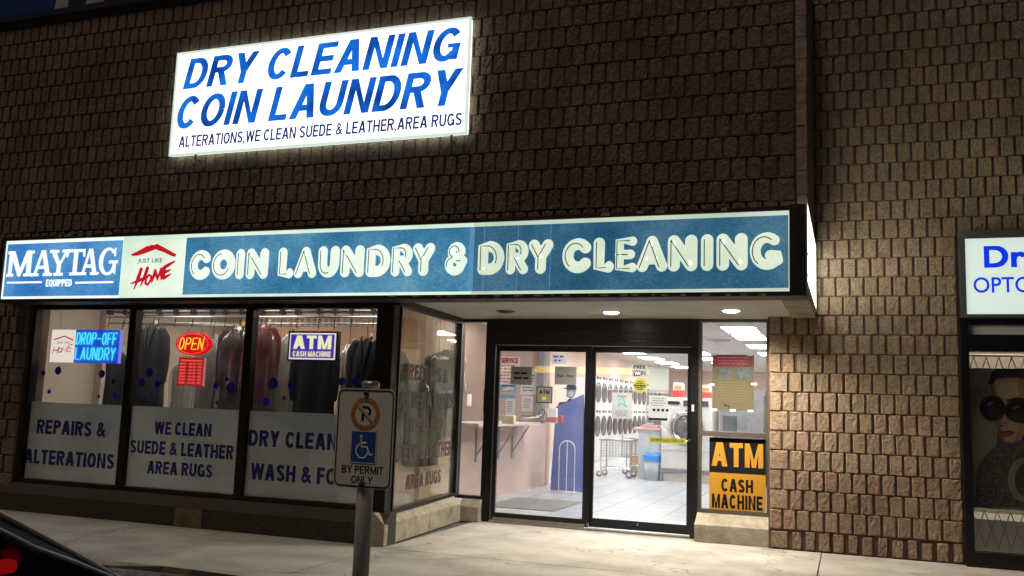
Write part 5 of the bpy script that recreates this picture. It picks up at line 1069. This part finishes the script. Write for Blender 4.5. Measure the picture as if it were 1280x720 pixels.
# big front loading washers
def washer(x0, x1, Y, z1, label, mat='white', zd=1.05, rd=.33):
    T = thing('washing_machine', label, 'washing machine', ((x0+x1)/2, Y, .012), 'front loading washing machines'); m = MB(); m.box(x0, x1, Y, Y+.95, .25, z1); obj('cabinet', m, mat, T, bevel=.015)
    m = MB()
    m.box(x0, x1, Y+.0, Y+.04, .19, .248); m.box(x0, x0+.04, Y, Y+.04, .013, .188); m.box(x1-.04, x1, Y, Y+.04, .013, .188); m.box(x0, x1, Y+.9, Y+.94, .013, .248); obj('stand', m, 'washgrey', T)
    m = MB(); m.box(x0+.05, x1-.05, Y+.05, Y+.9, .013, .20); obj('plinth', m, 'offwhite', T)
    xc = (x0+x1)/2; m = MB(); m.lathe([(rd, -.001), (rd, -.06), (rd*.9, -.09), (rd*.72, -.08), (rd*.70, -.03)], (xc, Y, zd), 'y', 36); d = obj('door', m, 'chrome', T)
    m = MB(); m.lathe([(rd*.71, -.031), (rd*.6, -.07), (rd*.3, -.09), (.0001, -.095)], (xc, Y, zd), 'y', 28, False); obj('door_glass', m, 'dglass', d)
    m = MB(); m.box(x0+.06, x0+.35, Y-.012, Y-.001, z1-.14, z1-.08); m.box(x0+.42, x1-.08, Y-.012, Y-.001, z1-.17, z1-.06); obj('control_panel', m, 'dark', T)
    m = MB(); m.box(x0+.01, x1-.01, Y-.006, Y-.001, .60, .606); obj('seam', m, 'washgrey', T)
    return T
yw = 17.75; wl_, wr_ = P(826.5, 550, yw).x, P(826.5, 550, yw).x+.98
washer(wl_, wr_, yw, P(830, 496, yw).z, 'big white front loading washer with round steel door seen through the right door')
def cabinet(x0, x1, Y, z1, label):
    T = thing('steel_cabinet', label, 'cabinet', ((x0+x1)/2, Y, .012), 'grey steel cabinets'); m = MB(); m.box(x0, x1, Y, Y+.8, .10, z1); obj('body', m, 'washgrey', T, bevel=.012)
    m = MB(); m.box(x0+.02, x1-.02, Y+.03, Y+.78, .013, .099); obj('plinth', m, 'dark', T); m = MB(); m.box(x0+.05, x0+.32, Y-.006, Y-.001, .98, 1.30); obj('dark_panel', m, M('panel_slate', (.05, .075, .10), .3), T)
    m = MB(); m.box(x1-.035, x1-.015, Y-.02, Y-.001, .4, z1-.1); obj('handle', m, 'chrome', T)
cabinet(wr_+.10, wr_+.95, yw+.3, 1.80, 'tall grey steel cabinet with a dark panel behind the tan poster'); cabinet(wr_+.97, wr_+1.8, yw+.3, 1.80, 'tall grey steel cabinet at the right edge of the upper sidelight pane')
def deterg(label, px0, px1, py0, py1, Y):
    a, b = P(px0, py1, Y), P(px1, py1, Y); z1 = P(px0, py0, Y).z; z0 = a.z; T = thing('detergent_bag', label, 'detergent', ((a.x+b.x)/2, Y, z0)); m = MB(); m.box(a.x, b.x, Y, Y+.2, z0, z1); obj('pack', m, 'paper', T, bevel=.02)
    m = MB(); m.box(a.x-.003, b.x+.003, Y-.004, Y+.2, z0+.0, z0+(z1-z0)*.45); obj('band', m, 'red', T); m = MB(); m.box(a.x+.03, b.x-.03, Y-.006, Y-.001, z0+(z1-z0)*.5, z0+(z1-z0)*.8); obj('print', m, 'amber', T)
deterg('red and orange detergent pack on top of the white washer', 841, 853.5, 478, 495.5, yw+.3); deterg('second red detergent pack, seen left of the tan poster', 876, 888, 481, 497.5, yw+.4)
# folding table with end panel, folded wash on top and bin
ty = 18.0; T = thing('folding_table', 'folding table with pale blue end panel and pink top beside the washer', 'table', (-3.7, ty+.5, .012))
ta, tb = P(797.5, 570, ty).x, P(824.5, 570, ty).x; ztp = P(800, 537.5, ty).z
m = MB(); m.box(ta, tb, ty, ty+.03, .013, ztp); m.box(ta, tb, ty+1.9, ty+1.93, .013, ztp); obj('end_panel', m, 'tpanel', T); m = MB(); m.box(ta-.10, tb+.01, ty-.04, ty+2.0, ztp+.001, ztp+.05); obj('top', m, M('table_pink', (.68, .42, .38), .5), T, bevel=.008)
T = thing('folded_wash', 'low pile of folded pink and blue wash on the folding table', 'laundry', ((ta+tb)/2, ty+.3, ztp+.05)); m = MB()
m.box(ta+.02, tb-.06, ty+.1, ty+.5, ztp+.051, ztp+.10); obj('folded_sheet', m, M('cloth_pink', (.62, .38, .36), .9), T, bevel=.02); m = MB(); m.box(ta+.12, tb-.18, ty+.15, ty+.4, ztp+.101, ztp+.14); obj('folded_towel', m, M('cloth_sky', (.32, .52, .60), .9), T, bevel=.015)
bx0, bx1 = P(804.5, 585, 17.78).x, P(824.5, 585, 17.78).x; xc = (bx0+bx1)/2; hb = P(804, 569.5, 17.78).z
T = thing('waste_bin', 'pale blue waste bin with blue bag in front of the folding table', 'bin', (xc, 17.78, .012)); m = MB(); w_ = (bx1-bx0)/2
def rrect(w, d, z, yc): return [(xc+math.copysign(abs(math.cos(t))**.35, math.cos(t))*w, yc+math.copysign(abs(math.sin(t))**.35, math.sin(t))*d, z) for t in (2*PI*i/24 for i in range(24))]
m.loft([rrect(w_*.84, .11, .013, 17.85), rrect(w_, .14, hb, 17.85)]); obj('bin_body', m, 'lblue', T)
m = MB(); m.loft([rrect(w_*1.02, .15, hb-.10, 17.85), rrect(w_*1.05, .155, hb-.02, 17.85), rrect(w_*1.08, .16, hb+.03, 17.85), rrect(w_*.9, .12, hb+.05, 17.85), rrect(w_*.85, .10, hb-.1, 17.85)], cap=False)
for i, v in enumerate(m.v): m.v[i] = (v[0]+random.uniform(-.008, .008), v[1], v[2]+random.uniform(-.015, .015))
obj('bin_bag', m, 'bag', T)
# laundry carts
def cart(label, x, Y):
    T = thing('laundry_cart', label, 'laundry cart', (x, Y, .012), 'wire laundry carts'); w, d = .30, .22; z0, z1, zb = .42, .74, .13
    m = MB()
    for i in range(11): u = x-w+2*w*i/10; m.tube([(u, Y-d, z1), (u, Y-d, z0), (u, Y+d, z0), (u, Y+d, z1)], .0035, 4)
    for i in range(7): v = z0+(z1-z0)*i/6; m.tube([(x-w, Y-d, v), (x+w, Y-d, v), (x+w, Y+d, v), (x-w, Y+d, v)], .0035, 4, closed=True, ends=False)
    obj('basket', m, 'steel', T)
    m = MB(); m.tube([(x-w-.03, Y-d-.02, z1), (x+w+.03, Y-d-.02, z1), (x+w+.03, Y+d+.02, z1), (x-w-.03, Y+d+.02, z1)], .014, 8, closed=True, ends=False)
    for sx in (-1, 1):
        for sy in (-1, 1): m.tube([(x+sx*w, Y+sy*d, z1), (x+sx*w, Y+sy*d, zb+.02)], .012, 6)
    m.tube([(x-w, Y-d, zb+.07), (x+w, Y-d, zb+.07), (x+w, Y+d, zb+.07), (x-w, Y+d, zb+.07)], .010, 6, closed=True, ends=False); obj('frame', m, 'steel', T)
    m = MB(); m.tube([(x+.02, Y+d, .4), (x+.02, Y+d, 1.75)], .012, 6); m.tube([(x-.28, Y+d, 1.75), (x+.32, Y+d, 1.75)], .012, 6); obj('hanger_bar', m, 'steel', T)
    for sx in (-1, 1):
        for sy in (-1, 1):
            cx_, cy_ = x+sx*w-.03, Y+sy*d; m = MB(); m.lathe([(.062, -.014), (.062, .014)], (cx_, cy_, .075), 'y', 16); wl2 = obj('wheel', m, 'washgrey', T); m = MB(); m.lathe([(.03, -.017), (.03, .017)], (cx_, cy_, .075), 'y', 10); obj('hub', m, 'paper', wl2)
    return T
cx_ = (P(754, 597, 17.9).x+P(783, 597, 17.9).x)/2+.03
c1 = cart('wire laundry cart with a tall pole, in front of the dryers', cx_, 18.05); dup(c1, (cx_+.25, 19.2, .012), 'second wire laundry cart, half hidden behind the first and the table')
T = thing('cardboard_box', 'brown cardboard box on the floor behind the carts', 'box', (P(791, 590, 19.6).x, 19.75, .012)); m = MB(); x = P(791, 590, 19.6).x; m.box(x-.11, x+.14, 19.75, 19.98, .013, .36); obj('carton', m, 'cardboard', T, bevel=.006)

# ------------------------------------------------------------------ parking sign
GY = 3.75
T = thing('parking_sign', 'permit parking sign with orange ring and wheelchair symbol on a round post by the kerb', 'sign', (P(451, 760, GY).x, GY, 0))
c00, c10, c11, c01 = (P(x, y, GY) for x, y in ((424, 484.5), (496, 487), (488.5, 613), (414.5, 607.5)))
sxc = (c00.x+c10.x+c11.x+c01.x)/4; sw_, sh_ = .302, (c00.z+c10.z-c01.z-c11.z)/2; sbz = (c01.z+c11.z)/2
def rr(w, h, r, xc, zc):
    pts = []
    for (cx_, cz_, a0) in ((w/2-r, h/2-r, 0), (-w/2+r, h/2-r, 90), (-w/2+r, -h/2+r, 180), (w/2-r, -h/2+r, 270)): pts += [(xc+p[0], zc+p[1]) for p in arc(cx_, cz_, r, r, a0, a0+90, 6)]
    return pts
zc = sbz+sh_/2; GS = M('sign_white', (.78, .72, .64), .5, var=.06, scale=3, dirt=((.36, .32, .27), 5, .55, .85))
m = MB(); m.prism(rr(sw_, sh_, .035, sxc, zc), 'y', GY-.002, GY); obj('panel', m, GS, T)
GI = M('sign_ink', (.012, .012, .012), .5)
def ring_mb(o, i, y0, y1):
    m = MB(); n = len(o); vs = [(p[0], y, p[1]) for y in (y0, y1) for q in (o, i) for p in q]
    fs = []
    for k in range(n):
        j = (k+1) % n; fs += [(k, j, n+j, n+k), (2*n+k, 3*n+k, 3*n+j, 2*n+j), (k, 2*n+k, 2*n+j, j), (n+k, n+j, 3*n+j, 3*n+k)]
    return m.add(vs, fs)
obj('border', ring_mb(rr(sw_-.012, sh_-.012, .030, sxc, zc), rr(sw_-.024, sh_-.024, .024, sxc, zc), GY-.0035, GY-.0022), GI, T)
rc = zc+sh_*.245; xo = sxc+.0
obj('ring', ring_mb(arc(xo, rc, .075, .075, 0, 354, 59), arc(xo, rc, .054, .054, 0, 354, 59), GY-.0035, GY-.0022), M('faded_orange', (.50, .21, .06), .6, var=.25, scale=30), T)
m = MB(); m.tube([(xo-.013, GY-.0028, rc-.032), (xo-.010, GY-.0028, rc+.028)], .0065, 6, sq=(1, .1, 1), ends=False); m.tube([(xo-.012, GY-.0028, rc+.030), (xo+.012, GY-.0028, rc+.03), (xo+.026, GY-.0028, rc+.016), (xo+.022, GY-.0028, rc-.002), (xo+.004, GY-.0028, rc-.008)], .0065, 6, sq=(1, .1, 1)); obj('parking_letter', m, GI, T)
m = MB(); m.tube([(xo-.045, GY-.0032, rc+.045), (xo+.045, GY-.0032, rc-.045)], .008, 6, sq=(1, .1, 1)); obj('slash', m, M('faded_slash', (.52, .37, .25), .6, var=.2, scale=20), T)
q = .112; bz = zc-sh_*.09; m = MB(); m.box(sxc-.068, sxc+.068, GY-.0035, GY-.0022, bz-.075, bz+.075); obj('blue_square', m, M('sign_blue_paint', (.015, .09, .42), .5), T)
obj('square_border', ring_mb(rr(.134, .148, .004, sxc, bz), rr(.126, .140, .003, sxc, bz), GY-.0042, GY-.0036), GS, T)
m = MB(); k = .6
m.disc((sxc-.013, GY-.0045, bz+.048), .008, th=.001, n=14)
for pts in ([(-.013, .034), (-.010, .0), (.018, .0), (.034, -.036), (.048, -.032)], [(-.012, .018), (.012, .018)], [(-.022, .012), (-.036, -.006), (-.036, -.030), (-.018, -.05), (.006, -.05), (.02, -.036), (.023, -.026)]):
    m.tube([(sxc+a, GY-.0045, bz+b) for a, b in pts], .0045, 6, sq=(1, .1, 1))
obj('wheelchair_symbol', m, GS, T)
obj('lettering', text_mb('BY PERMIT', (sxc-.108, sxc+.108, zc-sh_*.355, zc-sh_*.278), GY-.0022, .008, 0, .0004, sp=1.06, bold=.17), GI, T)
obj('lettering', text_mb('ONLY', (sxc-.055, sxc+.055, zc-sh_*.455, zc-sh_*.378), GY-.0022, .008, 0, .0004, sp=1.06, bold=.17), GI, T)
m = MB()
for z in (zc+sh_*.455, zc-sh_*.46): m.lathe([(.013, -.003), (.013, -.008), (.008, -.013), (.0001, -.014)], (sxc, GY, z), 'y', 6, False)
obj('bolt', m, M('rusty_bolt', (.08, .05, .04), .7, .5), T)
m = MB(); pzt = P(459, 483.5, GY+.04).z+.015; m.lathe([(.038, 0), (.038, pzt-.004), (.034, pzt)], (sxc-.004, GY+.042, 0), 'z', 24); obj('post', m, M('galvanised_post', (.72, .68, .62), .55, .0, dirt=((.34, .30, .26), 7, .55, .75), var=.2, scale=12, stretch=(1, 1, .2)), T)
m = MB(); m.lathe([(.041, pzt-.018), (.041, pzt+.004), (.030, pzt+.012), (.0001, pzt+.013)], (sxc-.004, GY+.042, 0), 'z', 24); obj('post_cap', m, 'alu', T)

# ------------------------------------------------------------------ parked car, nose to the kerb
CX, CYo, G0 = -2.58, 1.12, -.12
T = thing('parked_car', 'dark grey car parked nose to the kerb at the lower left', 'car', (CX, CYo, G0))
CP = M('car_paint_dark', (.085, .098, .11), .45, .0, var=.1, coat=.25)
CP2 = M('car_paint_gloss', (.05, .058, .066), .16, .2, var=.1, coat=1)
CT = M('car_trim_bright', (.62, .62, .60), .35, .2)
def cr(pts): return [(CX+x, CYo+y, G0+z) for x, y, z in pts]
m = MB(); R_ = []
for y, zt, w, zs in ((-2.25, .80, .74, .60), (-2.2, .93, .80, .70), (-1.7, .99, .87, .78), (-.9, .97, .90, .80), (0, .965, .905, .80), (.95, .955, .90, .80), (1.5, .885, .885, .77), (1.95, .815, .84, .71), (2.15, .735, .76, .63), (2.2, .60, .70, .50)):
    half = [(0, zt), (w*.55, zt-.005), (w*.82, zt-.035), (w*.97, zs), (w, zs-.18), (w*.985, .38), (w*.93, .24), (w*.6, .2)]
    R_.append(cr([(x, y, z) for x, z in half]+[(-x, y, z) for x, z in half[:0:-1]]))
m.loft(R_); obj('body', m, CP2, T)
# greenhouse: pillars and roof skin over dark glass
sect = [(-1.75, .98, .98, .74, .70), (-1.15, 1.36, 1.02, .66, .78), (-.45, 1.435, 1.03, .60, .80), (.10, 1.40, 1.02, .60, .80), (.50, 1.238, 1.0, .66, .80), (.74, 1.107, .978, .69, .793), (.98, .965, .955, .72, .785)]
m = MB(); R_ = []
for y, zr_, zb_, xr_, xb_ in sect:
    R_.append(cr([(-xr_, y, zr_-.03*(y < .3)), (-xr_*.9, y, zr_-.018*(y > .3)), (0, y, zr_+(.02 if y < .3 else -.02)), (xr_*.9, y, zr_-.018*(y > .3)), (xr_, y, zr_-.03*(y < .3))]))
m.loft(R_, close=False, cap=False); obj('cabin', m, CP, T)
GLC = glass_mat('car_glass', (.32, .34, .34), .01)
for s in (-1, 1):
    def sp(y, t, off=.012):      # point on the cabin side at height fraction t
        for a, b in zip(sect, sect[1:]):
            if a[0] <= y <= b[0]:
                f = (y-a[0])/(b[0]-a[0]); zr_, zb_, xr_, xb_ = (a[i]+(b[i]-a[i])*f for i in (1, 2, 3, 4)); zr_ -= .03*min(1, max(0, (.5-y)*2.5)); return (CX+s*(xb_+(xr_-xb_)*t+off), CYo+y, G0+zb_+(zr_-zb_)*t)
    m = MB()
    for ya, ta, tb in (([-1.75, -1.4, -1.15, -1.0], 0, 1), ([-1.0, -.45, .1, .3, .5, .74, .86], 0, .07), ([-1.0, -.45, .1, .3, .5, .62, .74, .86], None, 1), ([.86, .98], 0, 1)):
        m.loft([[sp(y, ta if ta is not None else (.77 if y < .6 else .69), 0) for y in ya], [sp(y, tb, 0) for y in ya]], close=False, cap=False)
    obj('window_pillar', m, CP, T)
    m = MB(); ys_ = [-1.0, -.7, -.45, -.2, .1, .3, .5, .62, .74, .86]; top = [sp(y, .78 if y < .6 else .70) for y in ys_]; bot = [sp(y, .06) for y in ys_]
    m.loft([top, bot], close=False, cap=False); obj('side_window', m, GLC, T)
    m = MB(); m.tube([sp(y, .80 if y < .6 else .73, .014) for y in ys_], .006, 6); obj('window_trim', m, CT, T)
    m = MB(); m.tube([sp(y, 1.0, .004) for y in (-1.1, -.45, .1, .5, .8, .96)], .006, 6); obj('roof_rail', m, CT, T)
    m = MB(); mx_, my_ = CX+s*.97, CYo+.52
    m.loft([[(mx_+s*.11*math.cos(t)*k_, my_+d_, G0+1.02+.065*math.sin(t)*k_) for t in (2*PI*i/16 for i in range(16))] for d_, k_ in ((-.04, .96), (0, 1), (.05, .85), (.09, .4))]); mi = obj('side_mirror', m, CP, T)
    for y in (-1.35, 1.35):
        m = MB(); m.lathe([(.20, -.10), (.315, -.09), (.325, 0), (.315, .09), (.20, .10)], (CX+s*.80, CYo+y, G0+.325), 'x', 28); w_ = obj('wheel', m, 'dark', T); m = MB(); m.lathe([(.20, 0), (.19, s*.085), (.06, s*.102), (.0001, s*.105)], (CX+s*.80, CYo+y, G0+.325), 'x', 20, False); obj('rim', m, 'alu', w_)
    m = MB(); m.loft([cr([(s*(.52+.13*math.cos(t)), 2.12-.0, .62+.05*math.sin(t)) for t in (2*PI*i/14 for i in range(14))]), cr([(s*(.53+.11*math.cos(t)), 2.205, .60+.04*math.sin(t)) for t in (2*PI*i/14 for i in range(14))])]); obj('headlight', m, 'chrome', T)
    m = MB(); m.box(CX+s*.48, CX+s*.74, CYo-2.27, CYo-2.23, G0+.72, G0+.84); obj('tail_light', m, 'red', T)
    m = MB(); m.box(CX+s*.14, CX+s*.58, CYo-.55, CYo-.40, G0+.6, G0+1.22); obj('seat', m, M('seat_red', (.45, .02, .03), .7), T, bevel=.04)
m = MB(); m.box(CX-.72, CX+.72, CYo+.62, CYo+.9, G0+.80, G0+.97); obj('dashboard', m, 'dark', T, bevel=.03)
q = PX(7, 708, CX+.42); m = MB(); m.disc((q.x, q.y, q.z), .026, 'y', 20, .03, .02); obj('red_glow_disc', m, E('red_glow', (.75, .008, .012), .75), T)  # added glowing disc, stands in for a red gleam in the car window
m = MB(); m.add([(p[0], p[1], p[2]) for p in cr([(-.55, .54, 1.215), (.55, .54, 1.215), (.60, .93, .975), (-.60, .93, .975)])], [(0, 1, 2, 3)]); obj('windscreen', m, GLC, T)
m = MB(); m.box(CX-.4, CX+.4, CYo+2.185, CYo+2.215, G0+.40, G0+.56); obj('grille', m, 'dark', T)

# ------------------------------------------------------------------ roof top, behind the parapet
for lab, x0, x1, px_ in (('dim grey tapered roof vent left of the big lit sign', 61, 84, 0), ('dim grey wide roof vent just right of the tapered one', 99, 130, 1)):
    Yr = 8.9; a, b = P(x0, 12 if px_ == 0 else 6, Yr), P(x1, 12 if px_ == 0 else 6, Yr); T = thing('roof_vent', lab, 'roof vent', ((a.x+b.x)/2, Yr, 5.7)); m = MB(); z0 = 5.7; zt = a.z+.9; w = b.x-a.x
    m.loft([[(a.x, Yr, z0), (b.x, Yr, z0), (b.x, Yr+.5, z0), (a.x, Yr+.5, z0)], [(a.x+w*.28, Yr+.1, zt), (b.x-w*.3, Yr+.1, zt), (b.x-w*.3, Yr+.4, zt), (a.x+w*.28, Yr+.4, zt)]]); m.sm = [False]*len(m.sm); obj('hood', m, M('vent_grey', (.40, .36, .38), .7), T)
# shops' yellow lit sign across the parking lot (its reflection shows in the doors)
T = thing('far_shop_sign', 'long yellow lit shop sign across the parking lot, seen only as reflection in the doors', 'lit sign', (-24, -42, 3.6)); m = MB(); m.box(-31, -13, -42.3, -42, 3.70, 4.15); obj('face', m, E('far_sign_yellow', (1, .62, .03), 7), T); m = MB(); m.box(-31.2, -12.8, -42.9, -42.31, 3.3, 4.4); obj('cabinet', m, 'dark', T)
